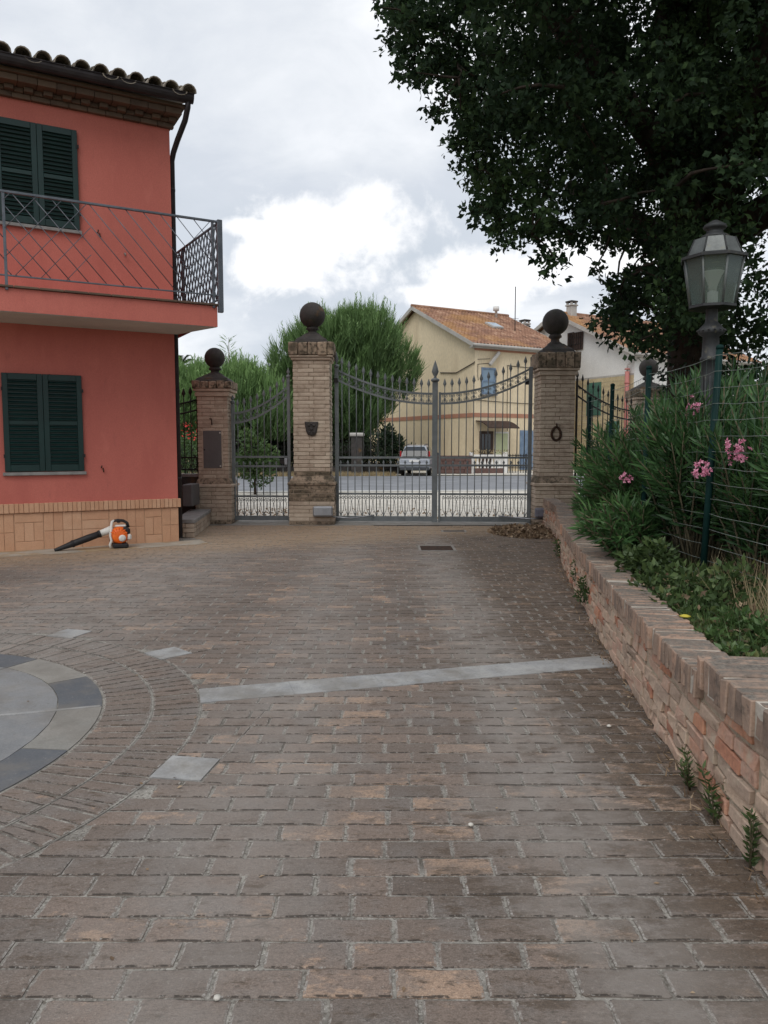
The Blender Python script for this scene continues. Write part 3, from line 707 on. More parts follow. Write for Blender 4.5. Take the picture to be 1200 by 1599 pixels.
# ------------------------------------------------------------------ garden wall
def garden_wall():
    t = thing('garden_wall', (1.6, 5, 0), 'low curving wall of worn reclaimed bricks with an upright brick coping beside the drive', 'wall')
    m_ = MB(); vs = []; fs = []; n = 0
    for i in range(0, len(WP)-1, 8):
        p, tg, nm = wall_frame(i*.02)
        for off, z in ((.005, -.05), (.005, .5), (.19, .5), (.19, -.05)): vs.append((p.x+nm.x*off, p.y+nm.y*off, z))
        n += 1
    for i in range(n-1):
        for k in range(3): fs.append((i*4+k, i*4+k+1, i*4+k+5, i*4+k+4))
    fs.append((0, 1, 2, 3)); fs.append(((n-1)*4+3, (n-1)*4+2, (n-1)*4+1, (n-1)*4))
    m_.add(vs, fs); m_.build('core', 'wmortar', t)
    s0 = wall_s(1.2); rest = MB(); cnt = 0; todo = []
    H = .058
    for c in range(6):
        s = s0+random.uniform(0, .2)
        while s < WLEN-.02:
            L = random.choice((.24, .22, .19, .13, .16, .12, .14)); L = min(L, WLEN-s)
            if L < .05: break
            todo.append((s, L, c)); s += L+random.uniform(.012, .022)
    s = s0
    while s < wall_s(3.28)-.1: L = random.choice((.24, .22, .25, .13)); todo.append((s, L, 6)); s += L+.015
    far = [q for q in todo if wall_frame(q[0])[0].y > 11.2]; nearb = [q for q in todo if q not in far]
    nearb.sort(key=lambda q: q[0])
    for i, (s, L, c) in enumerate(nearb+far):
        hgt = .43/6 if c < 6 else .0625; z0 = .002+(c*hgt if c < 6 else .433)+random.uniform(-.004, .004); z1 = z0+hgt-random.uniform(.006, .014)
        p, tg, nm = wall_frame(s+L/2)
        d = random.uniform(-.016, -.001)
        m = Matrix.Translation((p.x, p.y, 0)) @ Matrix(((tg.x, nm.x, 0, 0), (tg.y, nm.y, 0, 0), (0, 0, 1, 0), (0, 0, 0, 1))) @ Matrix.Rotation(random.gauss(0, .02), 4, 'Y') @ Matrix.Rotation(random.gauss(0, .015), 4, 'Z')
        tn = random.random(); tn = tn*.62 if random.random() < .80 else .62+.38*tn
        b = MB() if i < 300 else rest
        b.cbox((-L/2, d, z0), (L/2, d+.09, z1), random.uniform(.003, .007), tn, m, .008)
        if i < 300: b.build('brick', 'wbrick', t)
    if rest.v: rest.build('wall_bricks', 'wbrick', t, kind='stuff')
    # coping of bricks on edge
    sn = wall_s(3.28); s = s0; i = 0
    near_cap = True
    while s < WLEN-.3:
        w = random.uniform(.056, .066); p, tg, nm = wall_frame(s+w/2)
        hi = s < sn
        if near_cap and not hi: near_cap = False; s += .03; continue
        z0, z1 = (.50, .635) if hi else (.437, .562)
        dep = .37 if hi else .24
        m = Matrix.Translation((p.x, p.y, 0)) @ Matrix(((tg.x, nm.x, 0, 0), (tg.y, nm.y, 0, 0), (0, 0, 1, 0), (0, 0, 0, 1))) @ Matrix.Rotation(random.gauss(0, .012), 4, 'X') @ Matrix.Rotation(random.gauss(0, .015), 4, 'Z')
        b = MB(); o_ = random.uniform(-.006, .006); dz = random.uniform(-.004, .005)
        b.cbox((-w/2, -.045+o_, z0), (w/2, dep-.045+o_+random.uniform(-.01, .01), z1+dz), random.uniform(.004, .008), random.betavariate(1.6, 2.0), m, .005)
        b.build('cap_brick', 'wcap', t); s += w+random.uniform(.009, .013); i += 1
    # mortar bed between and under the bricks of the coping
    for ya, yb, zb_, zt in ((-9, 3.20, .499, .628), (3.30, 99, .44, .5565)):
        m_ = MB(); vs = []; fs = []; n = 0
        for i in range(int(s0/.02), len(WP)-16, 3):
            p, tg, nm = wall_frame(i*.02)
            if not ya < p.y < yb: continue
            for off, z in ((-.034, zb_), (-.034, zt), (.18, zt), (.18, zb_)): vs.append((p.x+nm.x*off, p.y+nm.y*off, z))
            n += 1
        for i in range(n-1):
            for k in range(3): fs.append((i*4+k, i*4+k+1, i*4+k+5, i*4+k+4))
            fs.append((i*4+3, i*4, i*4+4, i*4+7))
        fs.append((0, 1, 2, 3)); fs.append(((n-1)*4+3, (n-1)*4+2, (n-1)*4+1, (n-1)*4))
        m_.add(vs, fs); m_.build('coping_bed', 'cap_mortar', t)
garden_wall()

# ------------------------------------------------------------------ the gate pillars
def pillar(x, y, W, B, zb, zm, zs, zn, zc, zd, zk, rb, zbl, label, mossy=0, group='brick gate pillars with stone balls'):
    """W shaft width, B base width; heights of base, foot moulding, shaft, neck, cap, dome, ball neck; ball radius and centre height"""
    t = thing('gate_pillar', (x, y, 0), label, 'gate pillar', group)
    pool = {}
    def brick(L, ht, mossy_):
        key = (round(L, 3), round(ht, 3), mossy_)
        if key not in pool:
            pool[key] = []
            for k in range(14):
                m_ = MB(); d = random.uniform(-.005, .005)
                m_.cbox((-L/2, -.03, -ht/2), (L/2, .06+d, ht/2), random.uniform(.004, .008), random.betavariate(1.7, 1.7), None, .003)
                pool[key].append(m_.mesh('brick', 'pbrick_mossy' if mossy_ else 'pbrick'))
        return random.choice(pool[key])
    def courses(w, z0, z1, nside, name, moss_fn):
        n = max(1, round((z1-z0)/.077)); h = (z1-z0)/n
        core = MB(); k_ = w/2+.006; core.box((-k_, -k_, z0), (k_, k_, z1)); core.build('core', 'pmortar', t, True)
        for c in range(n):
            z = z0+(c+.5)*h; flip = 1 if c % 2 else -1
            for side in range(4):
                L = (w-.06)/nside
                for k in range(nside):
                    cx = -w/2-.015+(0 if flip > 0 else .09)+L*(k+.5)
                    a = side*math.pi/2
                    mw = Matrix.Rotation(a, 4, 'Z') @ Matrix.Translation((cx*1.0, -(w/2-.045)+.0, z)) @ Matrix.Rotation(math.pi, 4, 'Z')
                    link(brick(L-.009, h-.011, moss_fn(z)), name, t, True, mw=mw)
    courses(B, .0, zb-.02, 2, 'base_brick', lambda z: mossy > .5 and z > zb-.34 or z < .1)
    courses(W, zm, zs, 2, 'brick', lambda z: mossy > .5 and z < zm+.09)
    # flared foot moulding, neck moulding and cap
    def square(prof, name, material, tone=.5, wob=0):
        m_ = MB(); k = math.sqrt(2)
        m_.lathe([(r*k, z) for r, z in prof], (0, 0, 0), 4, tone, False, sq=True); m_.build(name, material, t, True)
    square([(B/2+.01, zb-.02), (B/2+.035, zb-.005), (B/2+.035, zb+.03), (B/2+.015, zb+.045)], 'base_moulding', 'pbrick_mossy' if mossy > .3 else 'pbrick')
    square([(B/2, zb+.045), (B/2-.01, zb+.08), (W/2+.03, zm-.03), (W/2+.012, zm)], 'foot_moulding', 'pbrick_mossy')
    h = zn-zs
    square([(W/2+.005, zs), (W/2+.045, zs+.012), (W/2+.045, zs+h*.55), (W/2+.02, zs+h*.56), (W/2+.02, zs+h*.66), (W/2+.075, zs+h*.72), (W/2+.075, zn)], 'neck_moulding', 'pbrick')
    # cap: one row of rough bricks on edge
    cw = W/2+.095; n = 4
    for side in range(4):
        for k in range(n):
            L = (2*cw-.12)/n; m_ = MB(); m = Matrix.Rotation(side*math.pi/2, 4, 'Z')
            x0 = -cw+L*k; m_.cbox((x0+.004, -cw+random.uniform(-.012, .012), zn+.003), (x0+L-.004, -cw+.118, zc+random.uniform(-.02, .004)), .012, random.random(), m, .008)
            m_.build('cap_brick', 'pbrick_mossy', t, True)
    m_ = MB(); m_.box((-cw+.1, -cw+.1, zn), (cw-.1, cw-.1, zc-.015)); m_.build('cap_core', 'capstone', t, True)
    square([(cw-.04, zc-.02), (cw-.05, zc+.008), (.31, zc+.02), (.29, zc+(zd-zc)*.35), (.2, zc+(zd-zc)*.7), (.14, zd)], 'cap_dome', 'capstone')
    m_ = MB(); hk = zk-zd
    m_.lathe([(.15, zd-.02), (.15, zd+.01), (.085, zd+hk*.3), (.08, zd+hk*.55), (.125, zd+hk*.72), (.125, zd+hk*.85), (.09, zk+.02)], (0, 0, 0), 20); m_.build('ball_neck', 'capstone', t, True)
    m_ = MB(); m_.lathe([(max(rb*math.sin(math.pi*i/14), .001), zbl-rb*math.cos(math.pi*i/14)) for i in range(15)], (0, 0, 0), 28); m_.build('stone_ball', 'capstone', t, True)
    return t
pm = pillar(-1.40, 15.29, .68, .86, .79, .96, 3.17, 3.26, 3.52, 3.70, 3.84, .25, 4.075, 'brick gate pillar with a carved plaque and heavy moss, between the small gate and the wide gate', .75)
pr = pillar(3.30, 15.05, .63, .80, .78, .95, 2.86, 3.0, 3.30, 3.48, 3.67, .25, 3.905, 'brick gate pillar with an iron ring, beside the end of the garden wall', .25)
pl = pillar(-3.345, 15.39, .57, .69, .74, .90, 2.49, 2.64, 2.80, 2.94, 3.07, .20, 3.265, 'shorter brick gate pillar with a grey cabinet door, beside the pink house', .2)
pf = pillar(5.92, 17.4, .62, .76, .72, .88, 2.45, 2.60, 2.78, 2.92, 3.05, .21, 3.27, 'brick pillar with a stone ball at the far end of the iron fence, behind the oleanders', .4)

def plate(t, x0, x1, y, z0, z1, d, name, material, c=.006):
    m_ = MB(); m_.cbox((x0, y-d, z0), (x1, y, z1), c); return m_.build(name, material, t, True)
# carved plaque: a tapering shield with a raised relief
m_ = MB(); sh = [(-.13, 2.0), (.13, 2.0), (.125, 1.93), (.105, 1.82), (.07, 1.745), (0, 1.725), (-.07, 1.745), (-.105, 1.82), (-.125, 1.93)]
y0 = -.345; vs = [(x, y0, z) for x, z in sh]+[(x, y0-.035, z) for x, z in sh]+[(x*.8, y0-.05, 1.87+(z-1.87)*.8) for x, z in sh]; n = len(sh)
m_.add(vs, [(i, n+i, n+(i+1) % n, (i+1) % n) for i in range(n)]+[(n+i, 2*n+i, 2*n+(i+1) % n, n+(i+1) % n) for i in range(n)]+[tuple(range(2*n, 3*n))])
pq = m_.build('plaque', 'capstone', pm, True)
m_ = MB()
for (px_, pz, r) in ((-.05, 1.93, .03), (.05, 1.93, .03), (0, 1.86, .035), (-.035, 1.80, .022), (.035, 1.80, .022), (0, 1.955, .02)):
    m_.lathe([(r, 0), (r*.8, .012), (r*.3, .02)], (0, 0, 0), 8); 
    for i in range(len(m_.v)-24, len(m_.v)):
        v = m_.v[i]; m_.v[i] = (v[0]+px_, y0-.05-v[2], pz+v[1])
m_.build('relief', 'capstone', pq, True)
# iron ring with its loop
m_ = MB(); m_.tube([(-.02+.088*math.cos(a)*(1-.18*max(math.sin(a), 0)), -.345, 1.765+.125*math.sin(a)) for a in [2*math.pi*i/20 for i in range(21)]], .024, 8, cap=False)
rg = m_.build('iron_ring', 'rust_iron', pr, True)
m_ = MB(); m_.tube([(-.02, -.30, 1.95), (-.02, -.36, 1.95), (-.02, -.375, 1.92), (-.02, -.36, 1.885), (-.02, -.335, 1.88)], .014, 6); m_.build('ring_hook', 'rust_iron', rg, True)
# cabinet door and hook on the short pillar
cd = plate(pl, -.19, .165, -.292, 1.10, 1.83, .02, 'cabinet_door', 'cabinet')
for z in (1.14, 1.79): m_ = MB(); m_.box((.13, -.322, z-.015), (.155, -.3125, z+.015)); m_.build('hinge', 'white_plastic', cd, True)
m_ = MB(); m_.lathe([(.016, 0), (.016, .01), (.006, .012)], (0, 0, 0), 10); m_.v = [(v[0]-.165, -.313-v[2], v[1]+1.46) for v in m_.v]; m_.build('lock', 'dark_iron', cd, True)
m_ = MB()
for b in (((-.215, -.3, 1.075), (.19, -.288, 1.097)), ((-.215, -.3, 1.833), (.19, -.288, 1.855)), ((-.215, -.3, 1.098), (-.193, -.288, 1.832)), ((.168, -.3, 1.098), (.19, -.288, 1.832))): m_.box(*b)
m_.build('cabinet_frame', 'pbrick', pl, True)
m_ = MB(); m_.tube([(-.1, -.27, 2.06), (-.02, -.31, 2.06), (-.012, -.315, 2.0), (-.012, -.315, 1.94)], .012, 6); m_.build('wall_hook', 'rust_iron', pl, True)
# gate motors and their arms
def motor(t, x0, x1, y, z0, z1, material, arm):
    m_ = MB(); m_.cbox((x0, y-.15, z0), (x1, y+.02, z1), .025); mo = m_.build('gate_motor', material, t, True)
    m_ = MB(); m_.cbox((x0+.02, y-.158, z0+.03), (x1-.02, y-.149, z1-.03), .003); m_.build('motor_cover', material, mo, True)
    m_ = MB(); m_.tube(arm, .014, 6); m_.build('motor_arm', 'motor', mo, True)
motor(pm, .03, .41, -.43, .175, .375, 'motor', [(.40, -.46, .17), (.75, -.44, .135), (1.05, -.20, .15), (1.2, -.06, .16)])
motor(pr, -.42, -.04, -.41, .175, .36, 'bluegrey', [(-.1, -.45, .155), (-.55, -.40, .145), (-.85, -.22, .16), (-1.05, -.02, .165)])
m_ = MB(); m_.tube([(-.02, -.49, .385), (.02, -.49, .38), (.03, -.49, .33), (.03, -.49, .02)], .028, 8); m_.build('conduit', 'bluegrey', pr, True)

# ------------------------------------------------------------------ wrought iron
def spear(m_, x, z, h, r, y=0, tone=.5):
    m_.lathe([(r*.32, 0), (r*.5, h*.05), (r*.32, h*.1), (r*.75, h*.26), (r, h*.38), (r*.72, h*.6), (r*.3, h*.85), (.001, h)], (x, y, z), 8, tone, True, flat=.45)
def scroll(m_, cx, cz, r, s, up=1, tr=.005, turns=1.25, y=0):
    pts = []
    for i in range(13):
        f = i/12; a = f*turns*2*math.pi; rr = r*(1-.72*f)
        pts.append((cx+s*rr*math.sin(a), y, cz+up*(rr*math.cos(a)-r)))
    m_.tube(pts, tr, 4)
def iron_leaf(name, A, B, n, ztop, zrail2, zmid, zlow, bottom, label, cat, posts, spear_h=.17, group=None, plate_z=.14, centre=None, tip=.13, low_tips=True):
    """a leaf of wrought iron between two plan points; heights are functions of 0..1 along it"""
    A = Vector(A); B = Vector(B); d = B-A; L = d.length
    t = thing(name, (A.x, A.y, 0), label, cat, group, math.atan2(d.y, d.x))
    for (x, w, z1, sp) in posts:
        m_ = MB(); m_.cbox((x*L-w/2, -.035, bottom), (x*L+w/2, .035, z1), .004); o = m_.build('stile', 'gate', t, True)
        if sp:
            m_ = MB(); m_.lathe([(w*.55, 0), (w*.75, .02), (w*.75, .05), (w*.45, .07)], (x*L, 0, z1), 10); spear(m_, x*L, z1+.06, sp, w*.62); m_.build('spearhead', 'gate', o, True)
    x0, x1 = posts[0][0]*L+posts[0][1]/2, posts[-1][0]*L-posts[-1][1]/2
    for zf in (ztop, zrail2):
        m_ = MB(); vs = []; fs = []; k = 20
        for i in range(k+1):
            f = i/k; x = x0+(x1-x0)*f; z = zf(f)
            vs += [(x, -.016, z-.02), (x, .016, z-.02), (x, .016, z+.02), (x, -.016, z+.02)]
        for i in range(k):
            for j in range(4): fs.append((i*4+j, i*4+(j+1) % 4, i*4+4+(j+1) % 4, i*4+4+j))
        m_.add(vs, fs); m_.build('curved_rail', 'gate', t, True)
    for z in zmid+zlow:
        m_ = MB(); m_.box((x0, -.02, z-.02), (x1, .02, z+.02)); m_.build('rail', 'gate', t, True)
    if plate_z:
        m_ = MB(); m_.box((x0, -.018, bottom+.012), (x1, .018, plate_z)); m_.build('kick_plate', 'gate', t, True)
    sc = MB()
    for k in range(n):
        f = (k+.5)/n; x = x0+(x1-x0)*f
        m_ = MB(); zt = ztop(f)+tip
        m_.tube([(x, 0, zmid[-1]-.02), (x, 0, zt)], .0105, 6); m_.lathe([(.010, 0), (.019, .02), (.019, .045), (.010, .065)], (x, 0, ztop(f)-.14), 6)
        b = m_.build('bar', 'gate', t, True)
        m_ = MB(); spear(m_, x, zt-.005, spear_h, .034); m_.build('spearhead', 'gate', b, True)
        if plate_z:
            xl = x-(x1-x0)/n*.22
            m_ = MB(); zz = zmid[0]+(.03 if low_tips else 0); m_.tube([(xl, 0, plate_z-.01), (xl, 0, zz)], .0105, 6)
            m_.lathe([(.010, 0), (.018, .02), (.010, .05)], (xl, 0, plate_z+.01), 6)
            b = m_.build('lower_bar', 'gate', t, True)
            if low_tips: m_ = MB(); spear(m_, xl, zz-.01, .085, .026); m_.build('spearhead', 'gate', b, True)
            w = (x1-x0)/n; zs_ = zlow[-1]-.035
            for s_ in (-1, 1):
                scroll(sc, xl+s_*w*.26, zs_, .036, s_, 1, .0055)
                sc.tube([(xl+s_*w*.26, 0, zs_), (xl+s_*w*.46, 0, zs_-.11), (xl+s_*w*.36, 0, plate_z+.12), (xl+s_*w*.06, 0, plate_z+.03)], .0055, 4)
        for s_ in (-1, 1):
            zc_ = (ztop(f)+zrail2(f))/2; w = (x1-x0)/n
            scroll(sc, x+s_*w*.2, zc_+.075, .028, s_, 1, .005); scroll(sc, x+s_*w*.2, zc_-.075, .028, s_, -1, .005)
    sc.build('scrollwork', 'gate', t, True, kind='stuff')
    return t
par = lambda f: 2.55+.46*(1-f)**2
left_leaf = iron_leaf('gate_leaf', (-.935, 15.3), (1.01, 15.18), 13, par, lambda f: par(f)-.19, [1.15, 1.305], [.585], .03, 'wide wrought iron gate leaf next to the mossy pillar, with the tall centre post', 'gate',
          [(0, .07, 3.06, .26), (.995, .11, 2.78, .36)])
right_leaf = iron_leaf('gate_leaf', (2.845, 15.06), (1.085, 15.175), 12, par, lambda f: par(f)-.19, [1.15, 1.305], [.585], .03, 'wide wrought iron gate leaf hung on the pillar with the iron ring', 'gate',
           [(0, .07, 3.06, .0), (.995, .045, 2.58, 0)])
m_ = MB(); m_.box((.02, -.07, 2.72), (.10, .0, 2.83)); m_.build('hinge', 'dark_iron', right_leaf, True)
m_ = MB(); m_.box((-.05, -.07, 2.78), (.03, .0, 2.86)); m_.build('hinge', 'dark_iron', left_leaf, True)
pz = lambda f: 2.18+.50*f**1.7
ped = iron_leaf('pedestrian_gate', (-3.0, 15.36), (-1.87, 15.32), 8, pz, lambda f: pz(f)-.19, [1.13, 1.315], [.53], .04, 'narrow wrought iron pedestrian gate between two brick pillars', 'gate',
          [(0, .06, 2.36, .12), (.985, .06, 2.86, .15)], .15)
m_ = MB(); m_.cbox((.93, -.06, 1.17), (1.07, -.02, 1.27), .01); lk = m_.build('lock_box', 'dark_iron', ped, True)
m_ = MB(); m_.cbox((1.03, -.085, 1.16), (1.09, -.055, 1.29), .006); m_.build('latch', 'motor', lk, True)

def iron_fence(A, B, n, ztop, z0, label, name='iron_fence'):
    A = Vector(A); B = Vector(B); d = B-A; L = d.length
    t = thing(name, (A.x, A.y, 0), label, 'fence', None, math.atan2(d.y, d.x))
    for dz in (0, -.2):
        m_ = MB(); m_.tube([(L*i/14, 0, ztop(i/14)+dz) for i in range(15)], .018, 5); m_.build('curved_rail', 'dark_iron', t, True)
    for z in (z0+.08, z0+.32):
        m_ = MB(); m_.box((0, -.012, z-.015), (L, .012, z+.015)); m_.build('rail', 'dark_iron', t, True)
    sc = MB()
    for k in range(n+1):
        f = k/n; x = L*f; m_ = MB(); m_.tube([(x, 0, z0), (x, 0, ztop(f)+.13)], .011 if k else .024, 6); b = m_.build('bar', 'dark_iron', t, True)
        m_ = MB(); spear(m_, x, ztop(f)+.12, .18, .042 if k else .055); m_.build('spearhead', 'dark_iron', b, True)
        if k < n:
            w = L/n
            for s_ in (-1, 1):
                sc.tube([(x+w/2+.042*math.cos(a), 0, z0+.2+.1*math.sin(a)) for a in [2*math.pi*i/10 for i in range(11)]], .006, 4, cap=False)
                scroll(sc, x+w/2+s_*.02, ztop(f)-.03, .026, s_, 1, .005)
    sc.build('scrollwork', 'dark_iron', t, True, kind='stuff')
iron_fence((3.78, 15.2), (5.60, 17.25), 12, lambda f: 2.30+.42*(1-f)**2.0, .55, 'dark iron spear fence sweeping down from the ring pillar to the far pillar')
iron_fence((-3.72, 15.45), (-7.6, 15.7), 28, lambda f: 2.2+.25*abs(2*f-1)**2, .98, 'dark iron spear fence on the low wall behind the pink house')
def low_wall(name, poly, h, label, material, capm, cat='wall'):
    c = (sum(p[0] for p in poly)/4, sum(p[1] for p in poly)/4)
    t = thing(name, (c[0], c[1], 0), label, cat)
    return t
t = low_wall('low_wall', [(-7.6, 15.5), (-3.72, 15.3), (-3.72, 15.6), (-7.6, 15.85)], .95, 'low dark wall under the iron fence behind the pink house', 'pbrick', 'capstone')
m_ = MB(); m_.prism([(-7.6, 15.55), (-3.70, 15.33), (-3.70, 15.6), (-7.6, 15.85)], -.04, .92); m_.build('wall_body', 'capstone', t)
m_ = MB(); m_.prism([(-7.6, 15.52), (-3.68, 15.30), (-3.68, 15.63), (-7.6, 15.88)], .92, .975, bev=.008); m_.build('coping', 'sill', t)
t = low_wall('low_wall', [(3.7, 15.1), (5.5, 17.2), (5.3, 17.4), (3.6, 15.3)], .5, 'low wall carrying the iron fence between the ring pillar and the far pillar', 'pbrick', 'capstone')
m_ = MB(); m_.prism([(3.72, 14.98), (5.48, 17.18), (5.28, 17.34), (3.72, 15.38)], -.04, .5); m_.build('wall_body', 'pbrick', t)
m_ = MB(); m_.prism([(3.735, 14.96), (5.5, 17.16), (5.26, 17.36), (3.735, 15.40)], .5, .552, bev=.008); m_.build('coping', 'sill', t)
# low brick bench wall between house corner and short pillar
t = thing('bench_wall', (-3.45, 13.8, 0), 'low brick bench wall with a stone slab between the pink house and the short pillar', 'wall')
bp = [(-3.50, 12.86), (-3.19, 12.84), (-3.40, 14.99), (-3.76, 14.99)]
m_ = MB(); m_.prism([(-3.485, 12.88), (-3.205, 12.86), (-3.415, 14.98), (-3.745, 14.98)], -.03, .24); m_.build('core', 'pmortar', t)
for c in range(3):
    z0, z1 = .003+c*.08, .003+c*.08+.07
    m_ = MB(); m_.cbox((-3.50, 12.855, z0), (-3.345-.05*(c % 2), 12.95, z1), .006, random.random(), None, .003); m_.build('brick', 'pbrick', t)
    m_ = MB(); m_.cbox((-3.335-.05*(c % 2), 12.845, z0), (-3.195, 12.95, z1), .006, random.random(), None, .003); m_.build('brick', 'pbrick', t)
    k = 9
    for i in range(k):
        f0, f1 = (i+.06*(c % 2))/k, (i+.94)/k; p0 = Vector((-3.195, 12.86)).lerp(Vector((-3.405, 14.97)), f0); p1 = Vector((-3.195, 12.86)).lerp(Vector((-3.405, 14.97)), f1)
        m_ = MB(); m_.prism([tuple(p0), tuple(p1), (p1.x-.09, p1.y), (p0.x-.09, p0.y)], z0, z1, random.random(), .005); m_.build('brick', 'pbrick', t)
for i in range(3):
    f0, f1 = i/3+.002, (i+1)/3-.002
    q = [Vector(bp[0]).lerp(Vector(bp[3]), f0), Vector(bp[1]).lerp(Vector(bp[2]), f0), Vector(bp[1]).lerp(Vector(bp[2]), f1), Vector(bp[0]).lerp(Vector(bp[3]), f1)]
    m_ = MB(); m_.prism([(p.x+(.02 if j in (1, 2) else -.02), p.y-.01) for j, p in enumerate(q)], .245, .305, random.random(), .006); m_.build('slab', 'sill', t)
m_ = MB(); m_.cbox((-3.79, 14.4, .40), (-3.60, 14.98, .81), .015); o = m_.build('meter_box', 'cabinet'); tag(o, 'grey metal meter box fixed low beside the short brick pillar', 'meter box')
# dry leaves swept against the foot of the right pillar
K = 2400; r_ = np.sqrt(rng.random(K)); a_ = rng.random(K)*2*math.pi
px_ = 2.55+r_*np.cos(a_)*.68; py_ = 13.6+r_*np.sin(a_)*1.0; hz = .15*(1-r_)**1.2
pos = np.stack([px_, py_, .01+hz*rng.random(K)], 1); pos = pos[pos[:, 0] < np.array([wall_x(y)-.02 for y in pos[:, 1]])]
scatter('leaf_pile', *LOBED, frames(pos, unit(len(pos))*[1, 1, .5], rng.uniform(.04, .09, len(pos))), rng.random(len(pos)), 'dead_leaf', kind='stuff')

# ------------------------------------------------------------------ the pink house (local frame: x along the front, y into the house)
def house():
    t = thing('house', (HC.x, HC.y, 0), 'salmon pink two storey house with dark green shutters, balcony and brick plinth', 'house', rz=R(29))
    W, D = 6.4, 7.0
    def pt(s, off, z): return (-s, -off, z)
    def bx(name, material, s0, s1, o0, o1, z0, z1, parent=t, c=0, tone=.5):
        m_ = MB(); lo = (-s1, -o1, z0); hi = (-s0, -o0, z1)
        (m_.cbox(lo, hi, c, tone) if c else m_.box(lo, hi, tone)); return m_.build(name, material, parent, True)
    bx('wall', 'plaster', 0, W, -D, 0, .56, 6.62)
    bx('plinth_core', 'plinth_joint', .006, W, -D, -.006, -.03, .559)
    # plinth: upright and flat bricks in alternating groups under a soldier course
    s = -.004; k = 0
    while s < 5.4:
        gw = random.choice((.262, .262, .39)) if k % 2 else random.choice((.262, .39, .524))
        if k % 2 == 0:
            n = round(gw/.131)
            for i in range(n):
                for j in range(2):
                    bx('plinth_brick', 'plinth', s+i*gw/n+.0028, s+(i+1)*gw/n-.0028, -.06, .004+random.uniform(-.002, .003), .004+j*.278, .004+j*.278+.270, t, .004, random.random())
        else:
            z = .004; n = 4 if random.random() < .5 else 3
            kinds = [.138]*4 if n == 4 else [.138, .278, .138]
            if random.random() < .5: kinds = kinds[::-1]
            for h in kinds:
                if h > .2:
                    m2 = round(gw/.131)
                    for i in range(m2): bx('plinth_brick', 'plinth', s+i*gw/m2+.004, s+(i+1)*gw/m2-.004, -.06, .004+random.uniform(-.002, .003), z, z+h-.008, t, .004, random.random())
                else: bx('plinth_brick', 'plinth', s+.004, s+gw-.004, -.06, .004+random.uniform(-.002, .003), z, z+h-.008, t, .004, random.random())
                z += h
        s += gw+.006; k += 1
    s = -.04
    while s < 5.4:
        w = random.uniform(.06, .07); bx('plinth_cap_brick', 'plinth', s+.0025, s+w-.0025, -.05, .036+random.uniform(-.003, .003), .562, .70+random.uniform(-.003, .003), t, .004, random.random()); s += w
    # side return of the plinth
    for i in range(10):
        m_ = MB(); m_.cbox((-.05, .26*i+.005, .004), (.004, .26*(i+1)-.005, .55), .004, random.random()); m_.build('plinth_brick', 'plinth', t, True)
    # windows: frame recess, sill and two louvred shutters each
    def shutters(s0, s1, z0, z1, zsill):
        bx('sill', 'sill', s0-.03, s1+.03, -.1, .05, zsill, zsill+.048, t, .006)
        mid = (s0+s1)/2
        for (a, b) in ((s0, mid-.002), (mid+.002, s1)):
            m_ = MB(); st = .075
            for lo, hi in (((a, z0), (a+st, z1)), ((b-st, z0), (b, z1)), ((a+st+.001, z0), (b-st-.001, z0+.10)), ((a+st+.001, z1-.09), (b-st-.001, z1)), ((a+st+.001, (z0+z1)/2-.03), (b-st-.001, (z0+z1)/2+.03))):
                m_.cbox((-hi[0], -.052, lo[1]), (-lo[0], -.012, hi[1]), .004)
            sh = m_.build('shutter', 'shutter', t, True)
            m_ = MB(); m_.box((-(b-st), -.016, z0+.05), (-(a+st), -.008, z1-.05)); m_.build('backing', 'shutter', sh, True)
            for (za, zb) in ((z0+.10, (z0+z1)/2-.03), ((z0+z1)/2+.03, z1-.09)):
                n = 10; h = (zb-za)/n; cx = -(a+b)/2; wl = (b-a)/2-st-.002
                for i in range(n):
                    m_ = MB(); mm = Matrix.Translation((cx, -.034, za+(i+.5)*h)) @ Matrix.Rotation(R(32), 4, 'X')
                    m_.cbox((-wl, -.026, -.005), (wl, .022, .005), .002, random.random(), mm); m_.build('slat', 'shutter', sh, True)
            for z in (z0+.2, z1-.25):
                e = a if a == s0 else b
                m_ = MB(); m_.box((-e-.012 if e == b else -e-.02, -.058, z), (-e+.02 if e == a else -e+.012, -.045, z+.05)); m_.build('hinge', 'dark_iron', sh, True)
    shutters(1.40, 2.47, 1.166, 2.578, 1.108)
    shutters(1.35, 2.43, 4.69, 6.095, 4.635)
    shutters(4.4, 5.45, 1.166, 2.578, 1.108)
    shutters(4.4, 5.45, 4.69, 6.095, 4.635)
    # iron shutter stays on the wall
    for (s_, z) in ((1.085, 4.68), (1.14, 1.19)):
        m_ = MB(); m_.tube([pt(s_+.012, 0, z+.02), pt(s_+.012, .045, z+.02), pt(s_+.01, .05, z+.05)], .009, 6); m_.tube([pt(s_-.012, .02, z+.01), pt(s_-.012, .035, z-.015), pt(s_-.02, .03, z-.05)], .009, 6)
        m_.build('shutter_stay', 'rust_iron', t, True)
    m_ = MB(); m_.tube([pt(.72, 0, 4.44), pt(.72, .05, 4.43), pt(.715, .055, 4.39)], .011, 6); m_.build('wall_hook', 'sill', t, True)
    # brick cornice in three oversailing courses
    for (z0, z1, off, L, st) in ((6.385, 6.45, .07, .25, 0), (6.453, 6.513, .17, .125, 1), (6.516, 6.60, .30, .25, 0)):
        s = -.055-(off-.07)*.3; i = 0
        while s < 5.6:
            o_ = off+(random.uniform(-.004, .004) if not st else (-.065 if i % 2 else 0))
            bx('cornice_brick', 'cornice', s+.003, s+L-.003, -.02, o_, z0, z1, t, .005, random.random()); s += L; i += 1
    bx('eaves_board', 'cornice', -.16, W, -D, .36, 6.603, 6.65)
